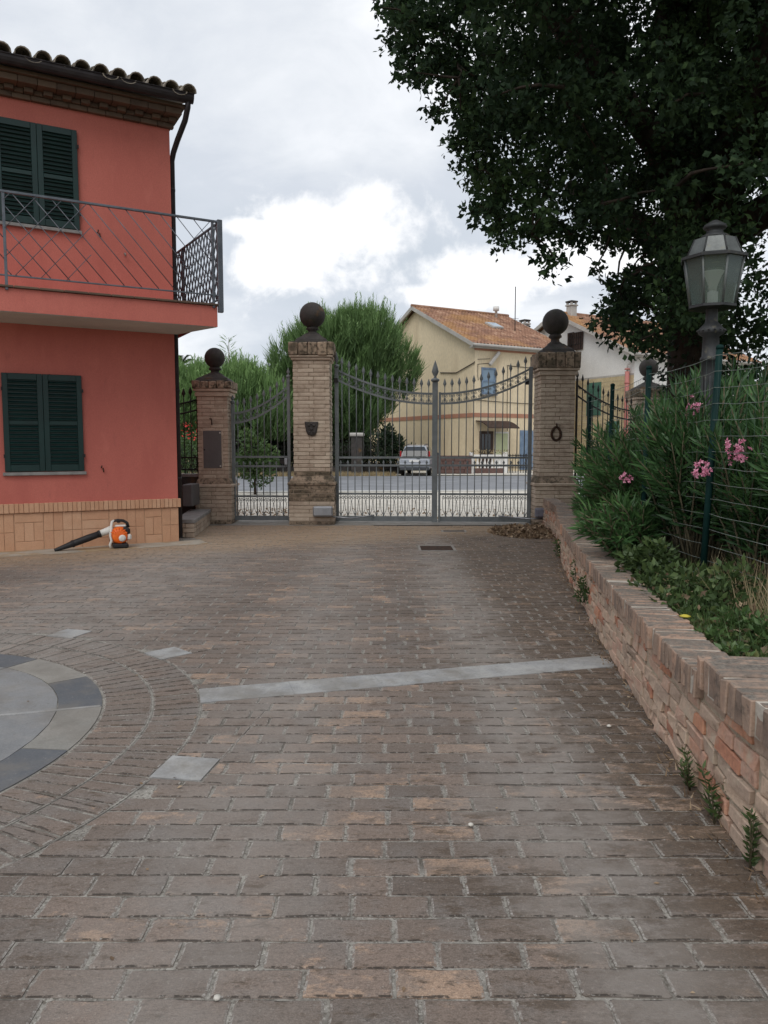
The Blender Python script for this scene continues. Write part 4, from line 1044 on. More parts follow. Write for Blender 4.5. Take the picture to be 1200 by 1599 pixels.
    # gutter and downpipe
    m_ = MB(); n = 8; vs = []; fs = []
    for s_ in (-.245, W):
        for i in range(n+1):
            a = math.pi*i/n; vs.append(pt(s_, .47-.078*math.cos(a), 6.745-.115*math.sin(a)))
    for i in range(n): fs.append((i, i+1, n+2+i, n+1+i))
    fs.append(tuple(range(n+1))); b = len(vs)
    m_.add(vs, fs); 
    m_.tube([pt(-.245, .548, 6.745), pt(W, .548, 6.745)], .012, 5); m_.build('gutter', 'gutter', t, True)
    m_ = MB(); m_.tube([pt(-.17, .47, 6.66), pt(-.17, .45, 6.58), pt(-.15, .36, 6.42), pt(-.09, .12, 6.2), pt(-.06, -.02, 6.06), pt(-.05, -.09, 5.95), pt(-.045, -.1, 4), pt(-.045, -.1, .05)], .042, 10); dp = m_.build('downpipe', 'gutter', t, True)
    for z in (5.5, 3.9, 2.4, 1.0): m_ = MB(); m_.lathe([(.052, 0), (.052, .035)], pt(-.045, -.1, z), 10); m_.build('pipe_bracket', 'gutter', dp, True)
    # roof: clay barrel tiles; the two rows at the eaves are single tiles
    sl = R(17); roof = MB()
    ez, eo = 6.72, .50
    def rp(s_, u, h): return (-s_, -eo+u*math.cos(sl)-h*math.sin(sl), ez+u*math.sin(sl)+h*math.cos(sl))
    roof.add([rp(-.22, 0, -.03), rp(W, 0, -.03), rp(W, 4.3, -.03), rp(-.22, 4.3, -.03)], [(0, 1, 2, 3)]); 
    roof.add([rp(-.22, 0, -.06), rp(W, 0, -.06), rp(W, 4.3, -.06), rp(-.22, 4.3, -.06)], [(3, 2, 1, 0)])
    ro = roof.build('roof', 'tile_old', t, True)
    # far slope behind the ridge
    m_ = MB(); zr = ez+4.3*math.sin(sl); yr = -eo+4.3*math.cos(sl)
    m_.add([(.22, yr, zr), (-W, yr, zr), (-W, yr+4.2, zr-1.2), (.22, yr+4.2, zr-1.2)], [(0, 1, 2, 3)]); m_.build('roof_slope', 'tile_old', t, True)
    m_ = MB(); m_.add([(.0, 0, 6.6), (.0, D, 6.6), (0, yr, zr-.06)], [(0, 1, 2)]); m_.build('gable', 'plaster', t, True)
    def tile(mb_, s_, u, r0, r1, L, up, tone):
        n = 7; vs = []; fs = []
        for k, (uu, r) in enumerate(((u, r0), (u+L, r1))):
            for th in (0.0, .016):
                for i in range(n+1):
                    a = math.pi*i/n
                    h = (r-th)*math.sin(a)*up+(.035+.018*(k == 0)) if up > 0 else .05-(r-th)*.55*math.sin(a)
                    vs.append(rp(s_+(r-th)*math.cos(a), uu, h))
        q = n+1
        for i in range(n):
            fs.append((i, i+1, 2*q+i+1, 2*q+i)); fs.append((q+i+1, q+i, 3*q+i, 3*q+i+1)); fs.append((i+1, i, q+i, q+i+1))
        mb_.add(vs, fs, tone, False)
    rest = MB()
    for row in range(12):
        for k in range(26):
            s_ = -.16+.247*k
            if s_ > W-.1: continue
            for up, ds in ((1, 0), (-1, .1235)):
                mb_ = MB() if row < 2 else rest
                tile(mb_, s_+ds+random.uniform(-.008, .008), -.04+row*.36+random.uniform(-.015, .015), .112, .09, .44, up, random.random())
                if row < 2: mb_.build('roof_tile', 'tile_old', ro, True)
    rest.build('roof_tiles', 'tile_old', ro, True, kind='stuff')
    # balcony: slab with a slightly skewed end, tiled edge, railings
    P0 = (-.385, 1.04); e1 = (-.04, -.02)
    m_ = MB(); poly = [(.385, -1.04), (.02, -.0), (.02, 1.4), (-.0, 1.4), (-.0, 0), (-W, 0), (-W, -1.04)]
    m_.prism([(-W, -1.04), (.385, -1.04), (.05, -.001), (-W, -.001)], 3.29, 3.588); sl_ = m_.build('balcony_slab', 'plaster', t, True)
    m_ = MB(); m_.prism([(-W, -1.03), (.375, -1.03), (.045, -.002), (-W, -.002)], 3.284, 3.2895); m_.build('soffit', 'soffit', sl_, True)
    m_ = MB(); m_.prism([(.06, .0), (.385, -1.0), (.385, 1.6), (.06, 1.6)], 3.30, 3.58); 
    m_ = MB(); m_.prism([(.053, 0), (.20, -.45), (.20, 1.3), (.053, 1.3)], 3.30, 3.585); m_.build('balcony_return', 'plaster', sl_, True)
    s = -.41
    while s < W-.3:
        m_ = MB(); m_.cbox((-(s+.30), -1.075, 3.592), (-s-.004, -.75, 3.622), .005, random.random()); m_.build('edge_tile', 'cornice', sl_, True); s += .304

    def rbar(name, pts, r, parent, material='rail', n=5):
        m_ = MB(); m_.tube(pts, r, n); return m_.build(name, material, parent, True)
    m_ = MB(); m_.cbox((-W, -1.07, 4.785), (.43, -1.03, 4.815), .004); rail = m_.build('railing', 'rail', t, True)
    m_ = MB(); m_.cbox((-W, -1.06, 3.735), (.40, -1.04, 3.755), .003); m_.build('lower_rail', 'rail', rail, True)
    m_ = MB(); m_.cbox((.395, -1.085, 3.50), (.47, -1.015, 4.83), .006); m_.build('corner_post', 'rail', rail, True)
    for s_ in (-.33, 2.41, 5.1): m_ = MB(); m_.cbox((-s_-.018, -1.065, 3.56), (-s_+.018, -1.035, 4.784), .003); m_.build('post', 'rail', rail, True)
    za, zb = 3.755, 4.785
    def diag(s_top, ds, z_hi=zb, z_lo=za, lo=-.40, hi=W, r=.0065, off=1.05):
        """bar from the top rail at s_top to the lower rail ds further along; cut at the panel ends"""
        a0_, a1_ = s_top, s_top+ds; f0, f1 = 0.0, 1.0
        for lim, sg in ((lo, 1), (hi, -1)):
            if (a1_-lim)*sg < 0 and (a0_-lim)*sg < 0: return
            f = (lim-a0_)/(a1_-a0_) if a1_ != a0_ else 0
            if (a0_-lim)*sg < 0: f0 = max(f0, f)
            if (a1_-lim)*sg < 0: f1 = min(f1, f)
        if f1-f0 < .04: return
        rbar('diagonal_bar', [pt(a0_+ds*f0, off, z_hi+(z_lo-z_hi)*f0), pt(a0_+ds*f1, off, z_hi+(z_lo-z_hi)*f1)], r, rail)
    for (lo, hi) in ((-.33, 2.41), (2.41, 5.1), (5.1, W)):
        k = 0
        s_ = lo-.2
        while s_ < hi+1.2:
            diag(s_, -.90, lo=lo, hi=hi); s_ += .236
    for lo, hi in ((1.36, 2.41), (-.33, .03), (4.3, 5.1)):
        s_ = lo-1.2
        while s_ < hi:
            a = s_; diag(s_, .90, lo=lo, hi=hi, r=.005, off=1.062); s_ += .31
    # railing of the balcony end, a tight lattice of diamonds running back past the corner
    A_ = Vector((.43, -1.05)); d_ = Vector((-.04, 1.0)).normalized(); L = 2.3
    def ep(u, z): return (A_.x+d_.x*u, A_.y+d_.y*u, z)
    m_ = MB(); m_.tube([ep(.04, 4.80), ep(L, 4.80)], .020, 5); m_.build('end_rail', 'rail', rail, True)
    m_ = MB(); m_.tube([ep(.04, 3.70), ep(L, 3.70)], .016, 5); m_.build('end_lower_rail', 'rail', rail, True)
    m_ = MB(); m_.tube([ep(L*.78, 3.5), ep(L*.78, 4.8)], .03, 5); m_.build('end_post', 'rail', rail, True)
    for sg in (1, -1):
        u = -.6
        while u < L:
            u0, u1, z0_, z1_ = u, u+.62, (3.7 if sg > 0 else 4.8), (4.8 if sg > 0 else 3.7)
            f0 = max(0, (.03-u0)/.62); f1 = min(1, (L-u0)/.62)
            if f1-f0 > .03: rbar('lattice_bar', [ep(u0+.62*f0, z0_+(z1_-z0_)*f0), ep(u0+.62*f1, z0_+(z1_-z0_)*f1)], .0115, rail)
            u += .152
    return t
house()
sheet_poly = [tuple(HC+HA*.34), tuple(HC-HA*.0+HA*.34+HN*.50), tuple(HC-HA*6.5+HN*.62), tuple(HC-HA*6.5)]
mb = MB(); mb.prism([sheet_poly[1], sheet_poly[0], sheet_poly[3], sheet_poly[2]][::-1], -.03, .012); o = mb.build('house_pavement', 'concrete', kind='structure')

# ------------------------------------------------------------------ leaf blower on the house pavement
def blower():
    base = HC-HA*.98+HN*.36
    t = thing('leaf_blower', (base.x, base.y, .012), 'orange petrol leaf blower with a long black nozzle lying against the brick plinth', 'leaf blower', rz=R(24))
    def mk(name, material, fn, p=t): m_ = MB(); fn(m_); return m_.build(name, material, p, True)
    # local: x to the right, y away from the camera, z up; nozzle points to -x
    mk('fan_housing', 'orange', lambda m_: m_.lathe([(.05, -.105), (.105, -.10), (.128, -.075), (.132, 0), (.125, .06), (.09, .075)], (0, 0, 0), 22) or setattr(m_, 'v', [(v[0], v[2], v[1]+.19) for v in m_.v]))
    h = mk('starter_cover', 'orange', lambda m_: m_.lathe([(.115, 0), (.105, .02), (.06, .03), (.03, .032)], (0, 0, 0), 20) or setattr(m_, 'v', [(v[0], -.10-v[2], v[1]+.185) for v in m_.v]))
    mk('label_disc', 'white_plastic', lambda m_: m_.lathe([(.052, 0), (.05, .008), (.02, .010)], (0, 0, 0), 16) or setattr(m_, 'v', [(v[0]+.03, -.13-v[2], v[1]+.155) for v in m_.v]), h)
    for k in range(7):
        a = R(20+k*22)
        mk('cooling_rib', 'orange', lambda m_: m_.cbox((-.045, -.006, -.006), (.045, .006, .006), .002, .5, Matrix.Translation((-.02+.085*math.cos(a), -.125, .195+.085*math.sin(a))) @ Matrix.Rotation(-a, 4, 'Y')), h)
    mk('engine_cover', 'black_plastic', lambda m_: m_.cbox((.03, -.11, .19), (.15, .09, .31), .03))
    mk('fuel_tank', 'white_plastic', lambda m_: m_.cbox((.10, -.12, .12), (.165, .05, .21), .02))
    mk('foot', 'black_plastic', lambda m_: m_.cbox((-.105, -.13, 0), (.12, .12, .075), .022))
    mk('foot_bar', 'white_plastic', lambda m_: m_.tube([(-.13, -.09, .01), (-.145, -.09, .06), (-.12, -.09, .12), (-.135, -.08, .2), (-.12, -.07, .27), (-.115, -.04, .33), (-.10, -.01, .395), (-.07, 0, .41)], .019, 8))
    hd = mk('handle', 'black_plastic', lambda m_: m_.tube([(-.09, 0, .40), (-.02, 0, .415), (.06, 0, .405), (.115, 0, .37), (.13, 0, .30)], [.018, .022, .022, .022, .026], 8))
    mk('throttle', 'black_plastic', lambda m_: m_.cbox((-.03, -.012, .375), (.02, .012, .40), .005), hd)
    mk('handle_mount', 'white_plastic', lambda m_: m_.cbox((-.06, -.05, .31), (.10, .04, .345), .014))
    # outlet and nozzle
    d = Vector((-.94, -.06, -.315)).normalized(); p0 = Vector((-.09, 0, .285))
    mk('outlet', 'white_plastic', lambda m_: m_.tube([p0, p0+d*.10, p0+d*.20], [.062, .054, .048], 12))
    nz = mk('nozzle', 'black_plastic', lambda m_: m_.tube([p0+d*.17, p0+d*.36, p0+d*.56, p0+d*.60, p0+d*.84, p0+d*.86], [.046, .052, .05, .047, .026, .028], 14))
    for q in (.185, .58): mk('nozzle_ring', 'black_plastic', lambda m_: m_.tube([p0+d*q, p0+d*(q+.03)], .055, 12), nz)
blower()

# ------------------------------------------------------------------ street lamp
def lamp():
    t = thing('street_lamp', (2.685, 6.41, .33), 'grey traditional lantern on a fluted iron post among the oleanders under the oak', 'street lamp', rz=R(-20)); t.scale = (1.12, 1.12, 1.12)
    z = lambda q: q-.46
    m_ = MB(); m_.lathe([(.15, 0), (.15, .1), (.11, .14), (.1, .5), (.066, .56), (.058, z(2.0)), (.062, z(2.06)), (.062, z(2.16)), (.072, z(2.165)), (.072, z(2.185)), (.06, z(2.2)), (.056, z(2.34)), (.088, z(2.36)), (.094, z(2.385)), (.075, z(2.41)), (.05, z(2.435)), (.042, z(2.45)), (.042, z(2.53)), (.05, z(2.54))], (0, 0, 0), 20); post = m_.build('post', 'lamp', t, True)
    for k in range(12):
        a = 2*math.pi*k/12; m_ = MB(); m_.tube([(.062*math.cos(a), .062*math.sin(a), .6), (.058*math.cos(a), .058*math.sin(a), z(2.05))], .009, 5); m_.build('flute', 'lamp', post, True)
    for k in range(14):
        a = 2*math.pi*k/14; m_ = MB(); m_.lathe([(.002, -.01), (.01, 0), (.002, .01)], (.094*math.cos(a), .094*math.sin(a), z(2.383)), 6); m_.build('bead', 'lamp', post, True)
    N = 8; r0, r1, r2 = .160, .214, .226; k8 = lambda r, zz, a: (r*math.cos(a), r*math.sin(a), zz)
    ang = [2*math.pi*(k+.5)/N for k in range(N)]
    zb, zt = z(2.56), z(2.895)
    m_ = MB(); m_.lathe([(.05, z(2.535)), (r0+.012, zb-.018), (r0+.012, zb), (r0-.02, zb+.004)], (0, 0, 0), N, .5, False, sq=1); lan = m_.build('lantern_base', 'lamp', t, True)
    for k in range(N):
        a, b = ang[k], ang[(k+1) % N]; m_ = MB()
        m_.tube([k8(r0, zb, a), k8(r1, zt, a)], .0085, 5); m_.build('glazing_bar', 'lamp_roof', lan, True)
        m_ = MB(); e = .004
        vs = [k8(r0-.003, zb, a), k8(r0-.003, zb, b), k8(r1-.003, zt, b), k8(r1-.003, zt, a)]
        m_.add(vs, [(0, 1, 2, 3)]); m_.build('pane', 'lantern_glass', lan, True)
    m_ = MB(); m_.lathe([(r1-.03, zt-.004), (r2+.012, zt-.012), (r2+.014, zt+.006), (r2-.03, zt+.022)], (0, 0, 0), N, .5, False, sq=1); m_.build('roof_rim', 'lamp', t, True)
    m_ = MB(); m_.lathe([(r2-.03, zt+.020), (.172, z(2.965)), (.145, z(3.03)), (.10, z(3.045))], (0, 0, 0), N, .5, False, sq=1); rf = m_.build('lantern_roof', 'lamp_roof', t, True)
    for k in range(N):
        a = ang[k]; m_ = MB(); m_.tube([k8(r2-.03, zt+.022, a), k8(.173, z(2.966), a), k8(.146, z(3.031), a)], .006, 4); m_.build('roof_rib', 'lamp', rf, True)
    m_ = MB(); m_.lathe([(.115, z(3.04)), (.09, z(3.06)), (.06, z(3.075)), (.055, z(3.10)), (.075, z(3.108)), (.082, z(3.12)), (.075, z(3.135)), (.05, z(3.15)), (.02, z(3.168)), (.001, z(3.172))], (0, 0, 0), 20); m_.build('finial', 'lamp', rf, True)
    m_ = MB(); m_.lathe([(.03, z(2.56)), (.036, z(2.58)), (.036, z(2.66)), (.024, z(2.67))], (0, 0, 0), 14); so = m_.build('lamp_holder', 'white_plastic', t, True)
    m_ = MB(); m_.lathe([(.026, z(2.668)), (.03, z(2.70)), (.055, z(2.77)), (.072, z(2.80)), (.074, z(2.808)), (.066, z(2.81))], (0, 0, 0), 18); m_.build('glass_cone', 'bulb', so, True)
    m_ = MB(); m_.lathe([(.012, z(2.67)), (.016, z(2.74)), (.012, z(2.79)), (.002, z(2.80))], (0, -.0, 0), 10); m_.build('tube_bulb', 'white_plastic', so, True)
lamp()

# ------------------------------------------------------------------ wire mesh fence
def mesh_fence():
    posts = [(2.44, 4.05), (2.352, 5.55), (2.375, 7.0), (2.64, 9.0), (3.02, 11.4), (3.62, 13.6)]
    t = thing('wire_fence', (2.352, 5.55, .46), 'green posted wire mesh fence along the garden wall in front of the oleanders', 'fence')
    for i, (x, y) in enumerate(posts):
        tilt = .075 if i == 1 else .02
        m_ = MB(); m_.tube([(x-tilt*.5, y, .3), (x+tilt*.5, y, 2.24)], .024, 10); p = m_.build('post', 'greenpost', t)
        m_ = MB(); m_.lathe([(.027, -.01), (.027, .012), (.014, .022)], (x+tilt*.5, y, 2.24), 10); m_.build('post_cap', 'greenpost', p)
    path = []
    for i in range(len(posts)-1):
        for k in range(10): f = k/10; path.append((posts[i][0]*(1-f)+posts[i+1][0]*f, posts[i][1]*(1-f)+posts[i+1][1]*f, -.02*math.sin(math.pi*f)))
    path.append((*posts[-1], 0))
    m_ = MB()
    for r in range(15):
        z = .60+r*.113
        m_.tube([(x, y-.026, z+dz*(1.2 if r > 10 else .6)+random.uniform(-.004, .004)) for x, y, dz in path], .0021 if r not in (0, 14) else .0026, 4, .5)
    m_.build('line_wire', 'wire', t)
    m_ = MB()
    for i in range(len(posts)-1):
        L = math.dist(posts[i], posts[i+1]); n = int(L/.1)
        for k in range(n):
            f = (k+.5)/n; x = posts[i][0]*(1-f)+posts[i+1][0]*f; y = posts[i][1]*(1-f)+posts[i+1][1]*f-.026
            m_.tube([(x, y, .60), (x, y, 2.18-.02*math.sin(math.pi*f))], .0010, 3)
    m_.build('cross_wire', 'wire_dark', t, kind='stuff')
mesh_fence()

# ------------------------------------------------------------------ oak
OUT = [(590, -60), (592, 5), (622, 40), (636, 118), (668, 112), (695, 100), (724, 125), (722, 195), (735, 250), (740, 300), (762, 345), (800, 362), (850, 358), (880, 372), (935, 352), (955, 372), (1000, 380), (1030, 400), (1000, 430), (975, 440), (945, 470), (950, 505), (985, 535), (1010, 525), (1040, 540), (1070, 560), (1300, 600), (1300, -900), (600, -900)]
def inside(x, y, poly):
    c = False; n = len(poly)
    for i in range(n):
        (x0, y0), (x1, y1) = poly[i], poly[(i+1) % n]
        if (y0 > y) != (y1 > y) and x < (x1-x0)*(y-y0)/(y1-y0)+x0: c = not c
    return c
def proj(p):
    q = Vector(p)-Vector((0, 0, CAM_H)); cy = q.y*math.cos(PITCH)-q.z*math.sin(PITCH); cz = q.y*math.sin(PITCH)+q.z*math.cos(PITCH)
    if cy < .3: return None
    return 600+1200*q.x/cy, 799.5-1200*cz/cy
def oak():
    B = Vector((4.27, 10.5, .4))
    t = thing('oak_tree', B, 'huge dark oak with an ivy covered trunk overhanging the yard behind the street lamp', 'tree')
    wob = lambda k: Vector((random.uniform(-k, k), random.uniform(-k, k), random.uniform(-k, k)))
    m_ = MB()
    m_.tube([B+Vector((.05, 0, -.2)), B+Vector((.02, 0, .3)), B+Vector((-.06, 0, 1.6)), B+Vector((-.10, 0, 2.8)), B+Vector((-.06, 0, 3.6)), B+Vector((.0, .05, 4.3))], [.62, .44, .36, .34, .42, .38], 14)
    limbs = [[(.0, 0, 4.0), (-.5, -.3, 5.3), (-.75, -.6, 6.8), (-1.5, -1, 8.6), (-2, -1.2, 10.5)], [(.05, .05, 4.1), (.55, .1, 5.2), (1.1, .1, 6.6), (1.5, .3, 8.4), (1.6, .4, 11)], [(-.05, 0, 3.6), (-1.0, -1.0, 4.7), (-2.2, -1.8, 5.5), (-3.4, -2.2, 6.2)],
             [(.1, 0, 3.8), (1.3, -.8, 4.6), (2.7, -1.4, 5.4), (4, -1.6, 6)], [(0, .2, 3.6), (-.6, 1.3, 4.5), (-1.2, 2.6, 5.4)], [(-.05, -.1, 4.0), (-.1, -1.4, 5.2), (-.2, -2.8, 6.4), (-.2, -3.8, 7.4)], [(-.7, -.5, 6.4), (-.1, -.4, 8), (.1, .2, 10), (.2, .4, 12)]]
    node = []
    for L in limbs:
        pts = [B+Vector(p) for p in L]; r = [.30, .24, .18, .11, .05][:len(pts)]
        if len(pts) < 5: r = [.24, .17, .11, .05]
        m_.tube(pts, r, 9)
        for a, b in zip(pts, pts[1:]): node += [a.lerp(b, f) for f in (.25, .6, 1)]
    tr = m_.build('trunk', 'bark', t)
    # leaf clumps fill the crown; those that fall outside the crown's own outline are left out
    C = Vector((4.3, 9.7, 7.0)); cl = []
    tries = 0
    while len(cl) < 760 and tries < 90000:
        tries += 1
        u = Vector(rng.normal(size=3)); u.normalize(); r = random.random()**.38
        p = C+Vector((u.x*5.4*r, u.y*4.3*r, u.z*4.9*r))
        if p.z < 2.35: continue
        q = proj(p); rad = random.uniform(.24, .6)
        if q and q[0] > 1120 and q[1] > 330 and random.random() < .72: continue
        if q and any(math.hypot(q[0]-gx, q[1]-gy) < gr for gx, gy, gr in ((1010, 60, 30), (1088, 272, 26), (925, 415, 30), (1000, 330, 24), (1150, 250, 24), (760, 60, 18), (865, 250, 22), (960, 200, 22), (820, 130, 16), (1040, 180, 20), (900, 90, 16), (1130, 90, 20), (800, 330, 14))): continue
        if q is None or math.hypot(p.x, p.y) < 2.2: continue
        if -30 < q[0] < 1240 and -160 < q[1] < 1640:
            if not inside(q[0], q[1], OUT): continue
            d = 1200*rad*.66/p.y
            if not all(inside(q[0]+d*math.cos(a), q[1]+d*math.sin(a), OUT) for a in (0, .8, 1.57, 2.36, 3.14, 3.93, 4.71, 5.5)): 
                rad *= .5; d *= .5
                if not all(inside(q[0]+d*math.cos(a), q[1]+d*math.sin(a), OUT) for a in (0, 1.57, 3.14, 4.71)): continue
        if any((p-c).length < .34*(rad+rr) for c, rr in cl): continue
        cl.append((p, rad))
    # small outlying sprays that hang free of the crown
    for (x, y, Y, r) in ((688, 172, 8.6, .13), (672, 180, 8.6, .07), (868, 408, 8.2, .16), (862, 425, 8.2, .1), (930, 418, 8.4, .05), (615, 8, 9.0, .25), (640, 30, 9.0, .35), (680, 40, 8.7, .45), (720, 80, 8.8, .45), (650, 95, 9, .25), (760, 150, 8.6, .5), (745, 210, 8.7, .4), (775, 280, 8.5, .45), (830, 320, 8.4, .4), (920, 330, 8.6, .4), (1060, 470, 10.2, .45), (1040, 430, 10.2, .35), (712, 215, 8.8, .12), (748, 330, 8.6, .14), (1170, 520, 9.5, .3), (1185, 440, 10, .25), (1010, 470, 10, .35), (975, 490, 10.4, .25), (1010, 520, 10.2, .2), (1150, 590, 10, .3)):
        d = px_dir(x, y); cl.append((Vector((0, 0, CAM_H))+d*(Y/d.y), r))
    edge = [o for o in OUT if -10 < o[0] < 1070 and -10 < o[1] < 600]
    for (ax_, ay_), (bx_, by_) in zip(edge, edge[1:]):
        for k in range(4):
            f = random.random(); d = px_dir(ax_+(bx_-ax_)*f+random.gauss(6, 9), ay_+(by_-ay_)*f+random.gauss(-4, 9)); Y = random.uniform(8.2, 9.8); cl.append((Vector((0, 0, CAM_H))+d*(Y/d.y), random.uniform(.08, .24)))
    tw = MB()
    for p, r in sorted(cl, key=lambda q: min((n_-q[0]).length for n_ in node)):
        a = min(node, key=lambda n_: (n_-p).length); L_ = (a-p).length; mid = a.lerp(p, .5)+wob(.12*L_)+Vector((0, 0, .06*L_))
        tw.tube([a, a.lerp(mid, .5)+wob(.05*L_), mid, p], [.012+.012*L_, .010+.010*L_, .008+.006*L_, .006], 4); node.append(p)
    tw.build('branches', 'bark', t, kind='stuff')
    pos = []; dr = []; sz = []; tn = []
    for p, r in cl:
        vis = proj(p); vis = vis is not None and -80 < vis[0] < 1280 and -80 < vis[1] < 900
        n = int((540 if vis else 300)*(r/.5)**2)
        k = max(4, n//9); cc = unit(k)*(rng.random((k, 1))**.45)*r                       # sprigs inside the clump
        cc *= np.array([1, 1, .8]); base = rng.random()**1.5*.55+.1*(p.z > 6)  # random tone per clump, with top light painted in: high clumps are paler
        for c in cc:
            m = 9; d = unit(m)*.75+c/r*.6+np.array([0, 0, -.15]); o = np.array(p)+c+rng.normal(size=(m, 3))*.045
            pos.append(o); dr.append(d); sz.append(rng.uniform(.045, .105, m) if vis else rng.uniform(.09, .15, m)); tn.append(np.clip(base+rng.normal(.25, .2, m), 0, 1))
    pos = np.concatenate(pos); dr = np.concatenate(dr); sz = np.concatenate(sz); tn = np.concatenate(tn)
    scatter('crown', *LOBED, frames(pos, dr, sz, w=sz*.95), tn, 'oak_leaf', t)
    # ivy on the trunk
    K = 1700; a = rng.random(K)*2*math.pi; z = rng.random(K)*3.2+.2; r = .36+rng.random(K)*.12
    pos = np.stack([B.x-.05+r*np.cos(a), B.y+r*np.sin(a), B.z+z], 1); d = np.stack([np.cos(a), np.sin(a), -rng.random(K)-.2], 1)+.5*unit(K)
    scatter('ivy', *LOBED, frames(pos, d, rng.uniform(.05, .1, K)), rng.random(K)**1.6, 'dark_leaf', tr)
oak()
print('oak done')

# ------------------------------------------------------------------ oleanders
def oleander(x, y, z0, h, r, n, label, lean=(0, 0), single=0, tone=0.0):
    t = thing('oleander_bush', (x, y, z0), label, 'bush', 'oleanders behind the wire fence')
    B = Vector((x, y, z0)); st = MB(); pos = []; dr = []; sz = []; tn = []
    for k in range(n):
        a = random.uniform(0, 2*math.pi); q = r*random.random()**.5; hh = h*random.uniform(.6, 1.12)*(1-.3*(q/r)**2)
        tip = B+Vector((q*math.cos(a)+lean[0], q*math.sin(a)+lean[1], hh)); b0_ = B+Vector((random.uniform(-.12, .12), random.uniform(-.12, .12), 0))
        mid = b0_.lerp(tip, .5)+Vector((random.uniform(-.1, .1), random.uniform(-.1, .1), .08*h))
        pts = [b0_, b0_.lerp(mid, .6), mid, mid.lerp(tip, .5)+Vector((0, 0, .03)), tip]; st.tube(pts, [.012, .010, .008, .006, .004], 4)
        g = random.random()*.35
        nw = int(15*h/1.3)
        for i in range(nw):
            f = .25+.75*i/nw; s_ = f*4; j = min(int(s_), 3); p = pts[j].lerp(pts[j+1], s_-j); ax = (pts[j+1]-pts[j]).normalized(); ph = random.random()*6.28
            u_ = ax.orthogonal().normalized(); w_ = ax.cross(u_)
            for l in range(3):
                an = ph+2.09*l; d = (u_*math.cos(an)+w_*math.sin(an))*(1.05-.6*f**3)+ax*(.55+.6*f**2)
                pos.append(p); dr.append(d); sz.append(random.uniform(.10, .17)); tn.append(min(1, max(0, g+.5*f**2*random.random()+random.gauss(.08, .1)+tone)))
    st.build('stems', 'stem', t)
    pos = np.array([tuple(p) for p in pos]); dr = np.array([tuple(p) for p in dr]); sz = np.array(sz); tn = np.array(tn)
    fm = frames(pos, dr, sz)
    order = np.argsort(np.hypot(pos[:, 0], pos[:, 1]))
    if single:
        var = []
        for k in range(6):
            m_ = MB(); m_.add(LANCE[0], LANCE[1], .1+.15*k); var.append(m_.mesh('leaf', 'oleander'))
        for i in order[:single]:
            link(var[min(5, int(tn[i]*6))], 'leaf', t, mw=Matrix(fm[i].tolist()))
        order = order[single:]
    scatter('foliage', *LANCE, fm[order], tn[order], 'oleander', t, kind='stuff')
    return t
def blossom(t, p, r, n):
    pos = []; dr = []
    for k in range(n):
        c = Vector(p)+Vector(unit(1)[0])*r*random.random()**.4; nrm = Vector((random.gauss(0, .5), -1, random.gauss(.4, .4))).normalized(); u_ = nrm.orthogonal().normalized(); w_ = nrm.cross(u_)
        for q in range(5): a = q*1.257+random.random()*.2; pos.append(tuple(c)); dr.append(tuple(u_*math.cos(a)+w_*math.sin(a)+nrm*.3))
    K = len(pos); m = frames(pos, dr, rng.uniform(.020, .028, K), w=rng.uniform(.026, .034, K))
    scatter('blossom', *LEAF, m, rng.random(K), 'pink', t)
o1 = oleander(3.1, 9.1, .46, 1.3, .68, 120, 'oleander bulging over the coping of the far wall, next to the ring pillar', lean=(-.2, -.1), single=120, tone=.1)
o2 = oleander(2.75, 7.7, .46, 1.35, .62, 120, 'oleander with a low flower head pushing through the wire fence over the wall', lean=(-.2, -.1), single=150, tone=.06)
o3 = oleander(2.62, 6.3, .46, 1.6, .55, 130, 'tall oleander with one high flower head wrapped round the lamp post', single=100)
o4 = oleander(2.78, 5.55, .46, 1.45, .55, 120, 'oleander with two large pink flower heads behind the nearest fence post', single=150)
o5 = oleander(2.95, 4.75, .46, 1.5, .6, 120, 'oleander without flowers at the outer edge of the view behind the near fence', single=60)
o6 = oleander(3.9, 6.4, .46, 1.8, .9, 130, 'tall dark oleander without flowers in the back row near the oak')
o7 = oleander(3.5, 11.3, .46, 1.4, .8, 60, 'oleander in front of the spear fence near the far pillar', tone=.05)
o8 = oleander(3.75, 8.4, .46, 1.9, .95, 150, 'tall dark oleander below the ball topped far pillar, close to the oak')
o9 = oleander(3.25, 7.4, .46, 1.8, .8, 150, 'dark oleander without flowers in the middle row behind the flowering ones')
oA = oleander(2.22, 6.8, .46, .62, .38, 70, 'low young oleander drooping over the coping between the weeds and the taller bushes', lean=(-.18, -.1), tone=.2)
oB = oleander(2.7, 8.2, .46, 1.05, .52, 90, 'bright green oleander leaning over the wall between two others', lean=(-.15, -.12), tone=.2)
blossom(o2, (2.26, 7.2, 1.24), .06, 12); blossom(o4, (2.27, 5.48, 1.375), .075, 24); blossom(o4, (2.42, 5.28, 1.50), .09, 26); blossom(o3, (2.42, 6.1, 1.86), .075, 14)
blossom(o4, (2.31, 5.2, 1.56), .03, 4)

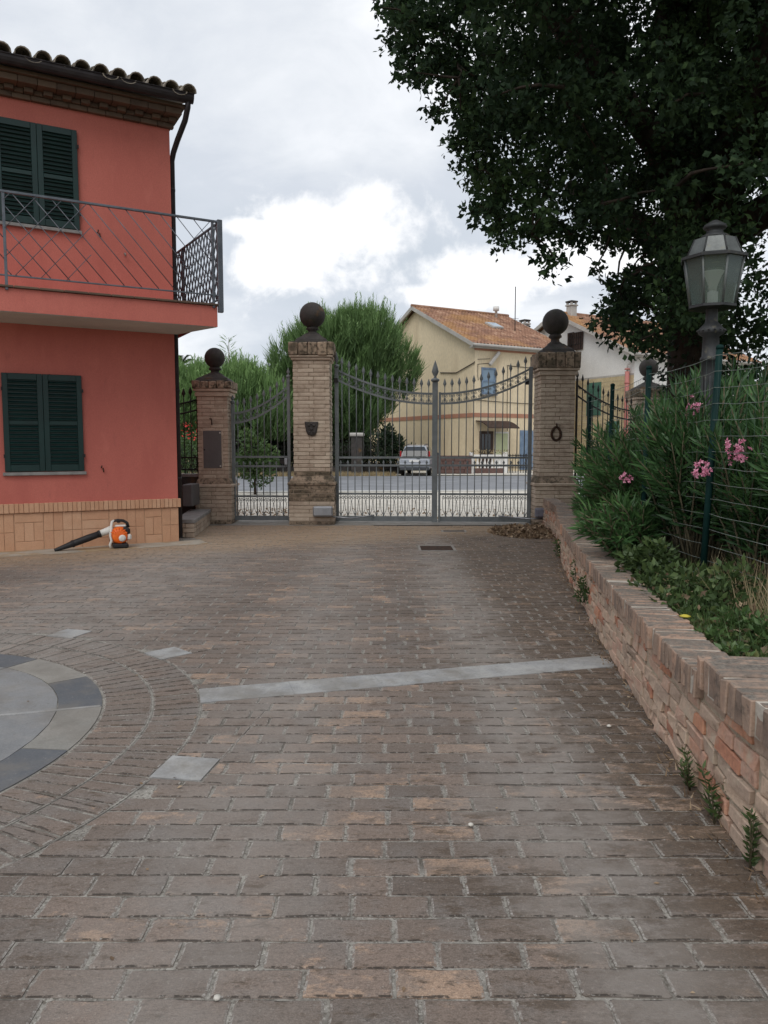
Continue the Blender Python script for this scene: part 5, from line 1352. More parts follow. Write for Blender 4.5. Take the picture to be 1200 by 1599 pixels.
# ------------------------------------------------------------------ dark hedge and small garden plants
def leafy(name, centres, n, size, material, label, cat, tpl=LEAF, stem=True, loc=None, group=None, squash=1, tlo=0, thi=1, up=.2):
    c0 = centres[0]; t = thing(name, loc or (c0[0], c0[1], c0[2]), label, cat, group)
    tot = sum(c[3]**2 for c in centres); P = []; D = []; T = []
    for c in centres:
        k = max(8, int(n*c[3]**2/tot)); u_ = unit(k)*rng.random((k, 1))**.4; u_[:, 2] *= squash
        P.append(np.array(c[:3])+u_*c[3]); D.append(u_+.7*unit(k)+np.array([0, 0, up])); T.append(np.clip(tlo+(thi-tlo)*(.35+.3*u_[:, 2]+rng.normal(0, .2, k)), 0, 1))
    P = np.concatenate(P); D = np.concatenate(D); T = np.concatenate(T)
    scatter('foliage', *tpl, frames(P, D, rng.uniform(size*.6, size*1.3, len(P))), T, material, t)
    if stem:
        m_ = MB(); b = Vector(loc or c0[:3])
        for c in centres: m_.tube([b, b.lerp(Vector(c[:3]), .5)+Vector((.03, .02, .05*c[3])), Vector(c[:3])], [.05*c[3]+.004, .03*c[3]+.003, .003], 5)
        m_.build('stem', 'bark', t)
    return t
leafy('hedge', [(x, 11.3+.3*math.sin(x), z+.15*math.sin(2*x)+random.random()*.3, .6) for x in np.arange(5.3, 12, .5) for z in (.9, 1.6, 2.3)], 26000, .09, 'dark_leaf', 'dark hedge closing the garden behind the oleanders and the oak trunk', 'hedge', loc=(6, 11.3, .5))
leafy('hedge', [(4.3+.5*k, 7.6-.25*k, 1.0+random.random()*.5, .6) for k in range(9)], 5000, .08, 'dark_leaf', 'dark hedge below the lantern at the garden edge of the view', 'hedge', loc=(5, 7.3, .5))
leafy('ivy_shrub', [(5.0, 12.4, 1.4, .5), (5.2, 12.6, 1.9, .5), (5.5, 12.6, 1.4, .6), (5.3, 12.5, 2.4, .4)], 2600, .10, 'dark_leaf', 'dark ivy shrub in front of the far pillar by the oak', 'shrub', loc=(5.2, 12.5, .5))
leafy('climber', [(4.5, 11.6, 2.2, .3), (4.45, 11.5, 2.6, .2), (4.6, 11.6, 1.8, .35)], 900, .09, 'bush_leaf', 'pale green climber on the trunk side above the far pillar', 'climber', loc=(4.5, 11.6, .5))
# weeds along the wall top
wp = [(1.80, 5.3, .57, .09), (1.83, 5.0, .56, .10), (1.76, 4.75, .55, .08), (1.93, 5.35, .60, .16), (2.05, 5.15, .62, .18), (2.18, 5.05, .60, .17), (1.98, 4.8, .56, .10), (2.12, 4.75, .58, .14), (2.28, 4.9, .66, .2)]
leafy('weed', wp, 900, .06, 'weed', 'leafy weed mat spilling over the coping by the foot of the nearest fence post', 'weed', loc=(2.1, 5.0, .5), squash=.7)
leafy('weed', [(1.74, 4.0, .54, .07), (1.72, 3.7, .53, .07), (1.95, 4.2, .56, .12), (2.05, 4.0, .56, .14), (2.02, 3.75, .56, .13), (2.2, 3.9, .6, .16)], 900, .045, 'bush_leaf', 'bright green weed behind the coping where the higher coping starts', 'weed', loc=(2.05, 3.95, .48), squash=.6)
leafy('weed', [(1.98, 5.95, .62, .14), (2.1, 5.85, .70, .15), (2.02, 6.15, .64, .12)], 600, .06, 'weed', 'leafy weed on the wall top under the oleander leaves', 'weed', loc=(2.05, 6, .5), squash=.8)
K = 2600; x_ = rng.uniform(2.2, 3.2, K); y_ = rng.uniform(3.6, 5.5, K)
tall = rng.random(K) < .4
scatter('dry_grass', *BLADE, frames(np.stack([x_, y_, np.full(K, .46)], 1), np.stack([rng.normal(0, .35, K), rng.normal(0, .35, K), np.ones(K)], 1), np.where(tall, rng.uniform(.2, .42, K), rng.uniform(.06, .2, K)), w=.012), rng.random(K), 'straw', kind='stuff')
K = 9000; x_ = rng.uniform(1.72, 3.4, K); y_ = rng.uniform(3.0, 7.5, K); ok = x_ > np.array([wall_x(y)+.24 for y in y_]); x_, y_ = x_[ok], y_[ok]; K = len(x_)
scatter('ground_weeds', *LEAF, frames(np.stack([x_, y_, .48+rng.random(K)*.07], 1), unit(K)*[1, 1, .5]+[0, 0, .25], rng.uniform(.025, .06, K)), rng.random(K), 'weed', kind='stuff')
K = 5200; x_ = rng.uniform(1.75, 3.3, K); y_ = rng.uniform(3.2, 6.6, K); ok = x_ > np.array([wall_x(y)+.26 for y in y_]); x_, y_ = x_[ok], y_[ok]; K = len(x_)
scatter('grass', *BLADE, frames(np.stack([x_, y_, np.full(K, .46)], 1), np.stack([rng.normal(0, .4, K), rng.normal(0, .4, K), np.ones(K)], 1), rng.uniform(.08, .26, K), w=.009), rng.random(K)*.8, 'bush_leaf', kind='stuff')
K = 500; x_ = rng.uniform(1.8, 3.0, K); y_ = rng.uniform(3.4, 6.2, K)
scatter('dry_leaves', *LOBED, frames(np.stack([x_, y_, .5+rng.random(K)*.10], 1), unit(K), rng.uniform(.03, .07, K)), rng.random(K), 'dead_leaf', kind='stuff')
lo = oleander(2.66, 8.75, .46, .75, .35, 50, 'low oleander shoots over the coping under the bulging far bush', lean=(-.2, -.1), tone=.12)
# plants growing out of the foot of the wall
def sprig(x, y, h, n, label, wide=.05):
    t = thing('weed', (x, y, 0), label, 'weed'); st = MB(); pos = []; dr = []; 
    for k in range(n):
        tip = Vector((x+random.gauss(-.012, .03), y+random.gauss(0, .03), h*random.uniform(.6, 1))); b = Vector((x, y, 0)); st.tube([b, b.lerp(tip, .5), tip], [.004, .003, .0015], 4)
        for i in range(26):
            f = .12+.88*i/26; p = b.lerp(tip, f); a = i*2.4; pos.append(tuple(p)); dr.append((math.cos(a), math.sin(a)*.9-.1, .7))
    st.build('stem', 'stem', t); K = len(pos); scatter('foliage', *LANCE, frames(pos, dr, rng.uniform(wide*.6, wide*1.2, K), w=wide*1.7), rng.random(K)*.6+.15, 'weed', t)
sprig(1.375, 3.33, .20, 4, 'bushy green weed at the wall foot, farthest of three near the raised coping', .04)
sprig(1.355, 3.03, .24, 3, 'grey green upright weed at the wall foot, between two other tall weeds', .055)
sprig(1.335, 2.68, .26, 4, 'thin upright weed at the wall foot closest to the camera', .045)
leafy('weed', [(1.86, 7.1, .16, .07), (1.86, 7.05, .26, .06)], 260, .035, 'weed', 'small dark fern like weed hanging from joints of the wall under the oleander', 'weed', loc=(1.9, 7.1, .15))
leafy('weed', [(1.87, 6.85, .2, .06)], 120, .04, 'bush_leaf', 'small yellowish weed on the wall face beside the darker one', 'weed', loc=(1.9, 6.85, .18))
leafy('weed', [(2.02, 8.05, .18, .035), (2.02, 8.05, .30, .035)], 120, .03, 'weed', 'thin climbing weed on the wall face below the oleander', 'weed', loc=(2.05, 8.05, .1), squash=1.6)
leafy('weed', [(2.37, 10.35, .12, .05), (2.36, 10.35, .22, .045)], 140, .035, 'weed', 'dark weed at the wall foot next to the leaf pile', 'weed', loc=(2.4, 10.4, .08), squash=1.3)
m_ = MB(); m_.lathe([(.028, 0), (.034, .004), (.012, .012)], (1.735, 4.36, .565), 9, .5); o = m_.build('fallen_leaf', 'yellow_leaf'); tag(o, 'round yellow leaf lying on the wall coping by the weeds', 'leaf')
K = 700; a = rng.random(K); xs_ = np.array([wall_x(y) for y in 2+a*12])-.012-rng.random(K)**2*.10
scatter('wall_foot_litter', *BLADE, frames(np.stack([xs_, 2+a*12, np.full(K, .006)], 1), unit(K)*[1, 1, .8]+[-.1, 0, .5], rng.uniform(.015, .06, K), w=.008), rng.random(K), 'dead_leaf', kind='stuff')

# ------------------------------------------------------------------ across the road
EX = R(30)
def far_house(name, loc, label, L, D, ze, zp, wallm, ov=.4):
    """gabled house; local x along the street front, y back into the plot, front wall on y=0"""
    t = thing(name, (*loc, 0), label, 'house', rz=EX)
    m_ = MB(); hs = D/2
    m_.add([(0, 0, -.3), (L, 0, -.3), (L, D, -.3), (0, D, -.3), (0, 0, ze), (L, 0, ze), (L, D, ze), (0, D, ze), (0, hs, zp), (L, hs, zp)],
           [(0, 1, 5, 4), (1, 2, 6, 9, 5), (2, 3, 7, 6), (3, 0, 4, 8, 7), (4, 5, 9, 8), (7, 8, 9, 6)])
    m_.build('wall', wallm, t, True)
    ro = None; sl = math.atan2(zp-ze, hs); SL = hs/math.cos(sl)+ov
    for side in (0, 1):
        m_ = MB(); nx = int((L+2*ov)/.24); ny = int(SL/.36); vs = []; fs = []; q = nx*4+1
        def P(x, u, h):
            y = hs-u*math.cos(sl)-h*math.sin(sl)*-1*0; z = zp-u*math.sin(sl)+.16+h
            return (x, y if side == 0 else D-y, z)
        for j in range(ny+1):
            for st in (0, 1):
                u = (j+st)*SL/(ny+1)
                for i in range(q):
                    x = -ov+(L+2*ov)*i/(q-1); h = .05*math.sin(2*math.pi*i/4)+(.035 if st else 0)+.008*math.sin(i*1.7+j*2.3); vs.append((*P(x, u, h),))
        tn = []
        for j in range(ny+1):
            for i in range(q-1):
                a = j*2*q+i; fs.append((a, a+1, a+q+1, a+q) if side else (a, a+q, a+q+1, a+1))
            if j < ny:
                for i in range(q-1): a = (j*2+1)*q+i; fs.append((a, a+1, a+q+1, a+q) if side else (a, a+q, a+q+1, a+1))
        b = len(m_.v); m_.v += vs; row = {}
        for f in fs:
            key = ((f[0] % q)//4, f[0]//(2*q))
            if key not in row: row[key] = random.random()
            m_.f.append(f); m_.t.append(row[key]); m_.sm.append(False)
        o = m_.build('roof' if ro is None else 'roof_slope', 'far_tile', t, True)
        if ro is None: ro = o
        # boards along the rakes and a gutter at the eaves
        for xx in (-ov, L+ov-.12):
            k0, k1 = P(0, 0, -.10), P(0, SL, -.10); m_ = MB(); b = MB()
            vs = []
            for (px_, dz) in ((xx, .13), (xx+.12, .13), (xx+.12, -.12), (xx, -.12)):
                vs += [(px_, k0[1], k0[2]+dz), (px_, k1[1], k1[2]+dz)]
            m_.add(vs, [(0, 2, 3, 1), (2, 4, 5, 3), (4, 6, 7, 5), (6, 0, 1, 7), (0, 6, 4, 2), (1, 3, 5, 7)]); m_.build('rake_board', 'fascia', ro, True)
        k1 = P(0, SL, -.08); m_ = MB(); m_.tube([(-ov, k1[1]-(.06 if side == 0 else -.06), k1[2]), (L+ov, k1[1]-(.06 if side == 0 else -.06), k1[2])], .09, 8); m_.build('gutter', 'fascia', ro, True)
        m_ = MB(); ys = sorted((k1[1], 0 if side == 0 else D)); m_.box((-ov, ys[0], k1[2]-.14), (L+ov, ys[1], k1[2]-.08)); m_.build('soffit', 'fascia', ro, True)
    m_ = MB(); m_.tube([(-ov, hs, zp+.2), (L+ov, hs, zp+.2)], .12, 8); m_.build('ridge_tile', 'far_tile', ro, True)
    return t, ro
def fbox(t, name, material, x0, x1, y0, y1, z0, z1, parent=None):
    m_ = MB(); m_.box((x0, y0, z0), (x1, y1, z1)); return m_.build(name, material, parent or t, True)
def fwindow(t, x0, x1, z0, z1, frame='white_paint', pane='glass_sky', proud=.06):
    m_ = MB(); w = .09
    for b in (((x0, z0), (x0+w, z1)), ((x1-w, z0), (x1, z1)), ((x0+w, z1-w), (x1-w, z1)), ((x0+w, z0), (x1-w, z0+w)), ((x0+w, (z0+z1)/2-.04), (x1-w, (z0+z1)/2+.04))): m_.box((b[0][0], -proud, b[0][1]), (b[1][0], .03, b[1][1]))
    f = m_.build('window', frame, t, True)
    for (a, b) in ((z0+w, (z0+z1)/2-.04), ((z0+z1)/2+.04, z1-w)): fbox(t, 'pane', pane, x0+w, x1-w, -.02, .025, a, b, f)
    fbox(t, 'window_sill', 'sill', x0-.08, x1+.08, -.15, .0, z0-.08, z0-.005, f); return f
# yellow house
yh, yr = far_house('house', (5.25, 45.0), 'cream yellow house with an orange tiled gable roof and a terracotta band across the road', 7.1, 12.6, 7.35, 10.25, 'yellow_wall')
for b in ((-.02, 7.12, -.02, -.005, 3.18, 3.42),): fbox(yh, 'string_course', 'terra_band', *b)
fbox(yh, 'string_course', 'terra_band', -.03, -.006, -.02, 12.6, 3.18, 3.42)
fbox(yh, 'eaves_band', 'terra_band', -.05, 7.15, -.06, -.006, 7.02, 7.16)
fwindow(yh, .47, 1.5, 4.52, 6.05, 'blue_shutter')
fwindow(yh, 4.9, 5.9, 4.52, 6.05, 'blue_shutter')
dr_ = fbox(yh, 'door', 'wood_dark', .38, 1.38, -.04, .02, .1, 2.36)
for x in (.52, .76, 1.0): fbox(yh, 'door_panel', 'glass_dark', x, x+.16, -.06, -.041, .9, 2.2, dr_)
fbox(yh, 'side_screen', 'white_paint', 1.46, 2.5, -.09, -.005, .1, 2.34); fbox(yh, 'screen_panel', 'frosted', 1.54, 2.42, -.11, -.091, .95, 2.24)
fbox(yh, 'garage_door', 'blue_shutter', 3.42, 4.5, -.05, .0, .05, 2.44)
m_ = MB(); vs = []; n = 8
for i in range(n+1):
    f = i/n; y = -1.25*f; z = 2.98-.42*f*f
    vs += [(.1, y-.005, z), (2.35, y-.005, z), (.1, y-.005, z-.05), (2.35, y-.005, z-.05)]
fs = []
for i in range(n): a = 4*i; fs += [(a, a+1, a+5, a+4), (a+2, a+6, a+7, a+3), (a, a+4, a+6, a+2), (a+1, a+3, a+7, a+5)]
fs.append((4*n, 4*n+1, 4*n+3, 4*n+2))
m_.add(vs, fs, .5, False); m_.build('door_canopy', 'wood_dark', yh, True)
# folded awning arm, cables, sky window, vent
m_ = MB(); mm = Matrix.Translation((1.25, -.22, 6.58)) @ Matrix.Rotation(R(-48), 4, 'Y'); m_.cbox((-.52, -.1, -.09), (.52, .1, .09), .03, .5, mm); aw = m_.build('floodlight', 'fascia', yh, True)
for z0_, z1_ in ((6.5, 6.55), (6.22, 6.3)): m_ = MB(); m_.tube([(.2, 0, z0_), (.25, -.12, z0_), (.95, -.2, z1_)], .02, 5); m_.build('bracket', 'dark_iron', aw, True)
for pts in ([(.2, -.03, 6.2), (.2, -.03, 5.6), (.24, -.03, 5.3)], [(2.4, -.03, 6.2), (2.4, -.03, 3.4), (2.45, -.03, 2.4)], [(0, -.04, 4.15), (3.5, -.04, 4.05), (7, -.04, 4.05)], [(2.35, -.03, 6.25), (4, -.04, 6.2), (7, -.03, 6.1)]):
    m_ = MB(); m_.tube(pts, .018, 4); m_.build('cable', 'dark_iron', yh, True)
m_ = MB(); m_.tube([(-.04, 3.5, 6.0), (-.05, 1.8, 5.85), (-.05, .0, 6.3), (-.05, -.05, 6.35)], .03, 5); m_.build('cable', 'dark_iron', yh, True)
# skylight on the front slope
hs = 6.3; sl = math.atan2(2.9, hs)
m_ = MB(); mm = Matrix.Translation((4.0, 3.35, 7.35+3.35*math.tan(sl)+.24)) @ Matrix.Rotation(sl, 4, 'X'); m_.cbox((-.42, -.5, -.05), (.42, .5, .09), .02, .5, mm); sk = m_.build('skylight', 'fascia', yr, True)
m_ = MB(); m_.box((-.34, -.42, .091), (.34, .42, .1), .5, mm); m_.build('pane', 'glass_sky', sk, True)
m_ = MB(); m_.lathe([(.09, 0), (.09, .7), (.2, .72), (.2, 1.0), (.13, 1.02)], (5.9, 5.6, 9.85), 10); m_.build('vent_pipe', 'white_paint', yr, True)
# white house
wh, wr = far_house('house', (14.8, 46.0), 'white gabled house with yellow brick cladding below and a green shutter, behind the ring pillar', 11, 13.0, 7.0, 10.05, 'white_wall', .55)
# clad ground floor and openings on the gable (local x = 0 plane, y back)
m_ = MB(); k = 0
for c in range(20):
    y = 0.0 if c % 2 else -.15
    while y < 10.5:
        m_.box((-.03-random.random()*.015, max(y, 0)+.006, .285*c), (-.002, min(y+.6, 10.5)-.006, .285*c+.27), random.random()); y += .6
m_.build('cladding', 'stone_clad', wh, True, kind='stuff')
m_ = MB(); m_.box((-.02, 0, 5.70), (-.005, 10.5, 5.80)); m_.build('cladding_course', 'fascia', wh, True)
def gwin(y0, y1, z0, z1, m1, nm, slat=0, parent=wh):
    m_ = MB(); m_.box((-.09, y0, z0), (-.045, y1, z1)); o = m_.build(nm, m1, parent, True)
    for i in range(slat):
        z = z0+.08+(z1-z0-.16)*i/slat; m_ = MB(); m_.box((-.11, y0+.07, z), (-.091, y1-.07, z+(z1-z0-.16)/slat*.6)); m_.build('slat', m1, o, True)
    return o
gwin(2.55, 3.75, 3.4, 5.45, 'green_shutter', 'shutter', 12)
w_ = gwin(4.2, 5.55, 7.62, 8.75, 'wood_dark', 'window'); m_ = MB()
for k in range(6): m_.box((-.13, 4.35+.2*k, 7.66), (-.11, 4.38+.2*k, 8.7))
m_.box((-.131, 4.3, 8.0), (-.109, 5.5, 8.03)); m_.box((-.131, 4.3, 8.4), (-.109, 5.5, 8.43)); m_.build('window_grille', 'dark_iron', w_, True)
gwin(5.0, 5.58, 7.6, 8.8, 'wood_dark', 'shutter'); gwin(8.5, 9.4, 7.7, 8.6, 'wood_dark', 'window')
gwin(1.0, 2.0, 1.0, 3.0, 'green_shutter', 'shutter', 10)
m_ = MB(); m_.tube([(.5, -.4, 6.85), (.0, -.3, 6.6), (-.25, .3, 6.3), (-.25, .3, 5.9)], .06, 6); m_.build('downpipe', 'fascia', wh, True)
m_ = MB(); m_.tube([(-.25, .3, 5.9), (-.25, .3, 3.9), (-.2, .3, 0)], .13, 8); m_.build('rain_pipe', 'copper', wh, True)
for z in (5.2, 6.0): m_ = MB(); m_.lathe([(.16, 0), (.16, .08)], (-.25, .3, z), 8); m_.build('pipe_bracket', 'copper', wh, True)
def chimney(x, y, z0, z1, w, rings):
    m_ = MB(); m_.cbox((x-w/2, y-w/2, z0), (x+w/2, y+w/2, z1-.34), .02); c = m_.build('chimney', 'fascia', wr, True)
    m_ = MB(); m_.cbox((x-w/2-.06, y-w/2-.06, z1-.338), (x+w/2+.06, y+w/2+.06, z1-.25), .015); m_.build('chimney_collar', 'fascia', c, True)
    for (dx, dy) in ((-1, -1), (1, -1), (1, 1), (-1, 1)): m_ = MB(); m_.box((x+dx*(w/2-.06)-.06, y+dy*(w/2-.06)-.06, z1-.249), (x+dx*(w/2-.06)+.06, y+dy*(w/2-.06)+.06, z1-.10)); m_.build('chimney_post', 'fascia', c, True)
    m_ = MB(); m_.cbox((x-w/2-.05, y-w/2-.05, z1-.099), (x+w/2+.05, y+w/2+.05, z1), .02); m_.build('chimney_cap', 'capstone', c, True)
    for r in range(rings):
        m_ = MB(); m_.cbox((x-w/2-.05, y-w/2-.05, z1-.5-.2*r), (x+w/2+.05, y+w/2+.05, z1-.42-.2*r), .02); m_.build('chimney_ring', 'capstone', c, True)
chimney(.9, 6.3, 9.6, 11.05, .5, 0)
ch2 = None
m_ = MB(); cx, cy = -.30, 10.7
t = wr
chimney(.4, 10.4, 8.4, 10.35, .5, 5)
# television aerial on the white house's far slope
tv = thing('aerial', (8.38, 50.0, 8.6), 'thin tall aerial mast standing above the yellow roof next to the striped chimney', 'aerial')
m_ = MB(); m_.tube([(8.38, 50, 7.0), (8.38, 50, 11.6)], .03, 5); m_.build('mast', 'dark_iron', tv)
for k in range(3): m_ = MB(); m_.tube([(8.1+.03*k, 50, 9.4+.1*k), (8.66-.03*k, 50, 9.4+.1*k)], .012, 4); m_.build('element', 'dark_iron', tv)

# low brown wall and white balustrade in front of the yellow house
t = thing('low_wall', (3.8, 42.1, 0), 'low reddish brown stone wall in front of the yellow house, next to the parked car', 'wall')
m_ = MB(); m_.box((2.75, 42.02, -.05), (4.78, 42.26, .9)); m_.build('wall_body', 'brown_stone', t)
for c in range(4):
    x = 2.76+.0; j = 0
    while x < 4.7:
        L = random.uniform(.35, .6); m_ = MB(); m_.cbox((x+.012, 41.97, .02+.22*c), (min(x+L, 4.78)-.012, 42.03, .225+.22*c), .015, random.random()); m_.build('stone', 'brown_stone', t); x += L
m_ = MB(); m_.cbox((2.7, 41.94, .905), (4.82, 42.32, .98), .015); m_.build('coping', 'brown_stone', t)
t = thing('balustrade', (5.8, 42.8, 0), 'white balustrade of turned posts before the door of the yellow house', 'balustrade', rz=R(8))
m_ = MB(); m_.cbox((-.95, -.12, -.05), (1.0, .12, .26), .02); m_.build('base', 'brown_stone', t, True)
m_ = MB(); m_.cbox((-.97, -.14, .90), (1.02, .14, 1.02), .02); m_.build('top_rail', 'white_paint', t, True)
for k in range(9):
    m_ = MB(); m_.lathe([(.07, .26), (.07, .31), (.04, .34), (.085, .48), (.075, .56), (.04, .72), (.05, .8), (.065, .85), (.065, .905)], (-.83+.21*k, 0, 0), 10); m_.build('baluster', 'white_paint', t, True)
for x in (-.97, .96): m_ = MB(); m_.cbox((x-.1, -.16, -.05), (x+.1, .16, 1.16), .02); m_.build('post', 'white_paint', t, True)
K = 260; pos = np.stack([rng.uniform(4.8, 6.9, K), rng.uniform(42.4, 42.9, K), rng.uniform(1.05, 1.28, K)], 1)
t2 = thing('flower_row', (5.8, 42.7, 1.05), 'row of small white flowers along the top of the white balustrade', 'flowers'); scatter('foliage', *LEAF, frames(pos, unit(K)+[0, 0, .6], rng.uniform(.05, .11, K)), rng.random(K), 'straw', t2)
t = thing('iron_fence', (7.6, 43.3, 0), 'short dark iron fence to the side of the white balustrade across the road', 'fence', rz=R(8))
for z in (.95, .25): m_ = MB(); m_.box((-.7, -.02, z), (2.6, .02, z+.05)); m_.build('rail', 'dark_iron', t, True)
for k in range(22): m_ = MB(); m_.tube([(-.68+.155*k, 0, -.02), (-.68+.155*k, 0, 1.06)], .02 if k % 7 else .05, 5); m_.build('bar', 'dark_iron', t, True)
# fence, gatepost and hedge under the pine
t = thing('iron_fence', (-4, 41.8, 0), 'dark spear topped fence along the verge under the pine', 'fence')
m_ = MB(); m_.box((-11, 41.8, -.05), (1.0, 42.0, .42)); m_.build('base_wall', 'capstone', t)
for z in (.55, 1.15): m_ = MB(); m_.box((-11, 41.88, z), (1.0, 41.92, z+.05)); m_.build('rail', 'dark_iron', t)
m0 = MB(); m0.tube([(0, 0, 0), (0, 0, .98)], .018, 5); spear(m0, 0, .96, .18, .05); me = m0.mesh('bar', 'dark_iron')
for k in range(76): link(me, 'bar', t, loc=(-10.9+.157*k, 41.9, .42))
t = thing('gatepost', (-1.45, 41.2, 0), 'grey capped gatepost in the dark under the pine across the road', 'gatepost')
m_ = MB(); m_.cbox((-1.75, 40.95, -.05), (-1.15, 41.5, 2.0), .02); m_.build('post', 'capstone', t)
m_ = MB(); m_.cbox((-1.86, 40.85, 2.002), (-1.04, 41.6, 2.2), .05); m_.build('cap', 'fascia', t)

def car():
    t = thing('parked_car', (1.56, 39.5, -.02), 'white compact off road car seen from behind, parked by the low brown wall', 'car', rz=R(-10))
    # local: x across, y forward (away from the camera), z up; sections of half width and height
    secs = [(-.02, .72, .40, .80, .66), (.02, .78, .34, .96, .70), (.12, .80, .30, 1.0, .70), (.9, .82, .28, 1.0, .70), (2.4, .82, .28, .98, .7), (2.75, .80, .30, .95, .68), (3.6, .76, .32, .86, .62), (3.85, .66, .38, .74, .56)]
    m_ = MB(); vs = []; fs = []
    for (y, w, z0, z1, wt) in secs:
        vs += [(-w*.92, y, z0), (-w, y, z0+.12), (-w, y, z1-.16), (-w*.94, y, z1), (w*.94, y, z1), (w, y, z1-.16), (w, y, z0+.12), (w*.92, y, z0)]
    for i in range(len(secs)-1):
        for k in range(8): fs.append((i*8+k, i*8+(k+1) % 8, i*8+8+(k+1) % 8, i*8+8+k))
    fs += [tuple(range(8)), tuple(reversed(range(len(vs)-8, len(vs))))]
    m_.add(vs, fs); body = m_.build('body', 'car_white', t, True)
    cs = [(.06, .76, .66, 0), (.20, .745, .58, .34), (.42, .73, .54, .57), (1.2, .73, .55, .63), (1.9, .73, .54, .58), (2.62, .72, .66, .02)]
    m_ = MB(); vs = []; fs = []
    for (y, w0, w1, h) in cs: vs += [(-w0, y, .96), (-w0+(w0-w1)*.9, y, .97+h*.92), (-w1+.06, y, .97+h), (w1-.06, y, .97+h), (w0-(w0-w1)*.9, y, .97+h*.92), (w0, y, .96)]
    for i in range(len(cs)-1):
        for k in range(5): fs.append((i*6+k, i*6+k+1, i*6+7+k, i*6+6+k))
    m_.add(vs, fs); m_.build('cabin', 'car_white', t, True)
    m_ = MB(); m_.add([(-.64, .07, 1.00), (.64, .07, 1.00), (.60, .18, 1.28), (.47, .36, 1.49), (-.47, .36, 1.49), (-.60, .18, 1.28)], [(0, 1, 2, 5), (5, 2, 3, 4)]); m_.v = [(x, y-.03, z) for x, y, z in m_.v]
    rw = m_.build('rear_window', 'glass_dark', t, True)
    m_ = MB(); m_.tube([(0, .085, 1.04), (.22, .12, 1.14), (.36, .15, 1.2)], .012, 4); m_.build('wiper', 'black_plastic', rw, True)
    for s_ in (-1, 1):
        m_ = MB(); m_.add([(s_*.735, .48, 1.04), (s_*.735, 2.3, 1.02), (s_*.60, 1.9, 1.48), (s_*.60, .60, 1.48)], [(0, 1, 2, 3)]); m_.build('side_window', 'glass_dark', t, True)
        m_ = MB(); m_.cbox((s_*.74-.055, -.0, .88), (s_*.74+.055, .16, 1.26), .03); m_.build('tail_lamp', 'tail', t, True)
        m_ = MB(); m_.cbox((s_*.93-.09, 1.95, 1.0), (s_*.93+.09, 2.05, 1.18), .03); m_.build('wing_mirror', 'black_plastic', t, True)
        m_ = MB(); m_.tube([(s_*.47, .45, 1.55), (s_*.47, .6, 1.62), (s_*.47, 1.9, 1.62), (s_*.47, 2.05, 1.54)], .018, 5); m_.build('roof_rail', 'car_trim', t, True)
        for y in (.62, 3.05):
            m_ = MB(); m_.lathe([(.20, -.09), (.29, -.09), (.315, -.06), (.315, .06), (.29, .09), (.20, .09)], (0, 0, 0), 20); m_.v = [(s_*.70+v[2], y+v[0], .315+v[1]) for v in m_.v]; w_ = m_.build('wheel', 'tyre', t, True)
            m_ = MB(); m_.lathe([(.02, 0), (.1, .02), (.20, .0), (.20, -.05)], (0, 0, 0), 14); m_.v = [(s_*(.70+.07+v[2]), y+v[0], .315+v[1]) for v in m_.v]; m_.build('rim', 'rim', w_, True)
    m_ = MB(); m_.cbox((-.79, -.10, .42), (.79, .10, .62), .05); bp = m_.build('bumper', 'car_white', t, True)
    m_ = MB(); m_.cbox((-.76, -.08, .27), (.76, .10, .418), .03); m_.build('bumper_skirt', 'car_trim', t, True)
    m_ = MB(); m_.cbox((-.27, -.035, .70), (.27, .0, .82), .006); m_.build('number_plate', 'white_paint', t, True)
    m_ = MB(); m_.cbox((.12, -.06, .88), (.28, -.01, .93), .01); m_.build('door_handle', 'car_trim', t, True)
    m_ = MB(); m_.tube([(0, .42, 1.58), (.02, .30, 1.68)], .012, 4); m_.build('aerial', 'black_plastic', t, True)
car()

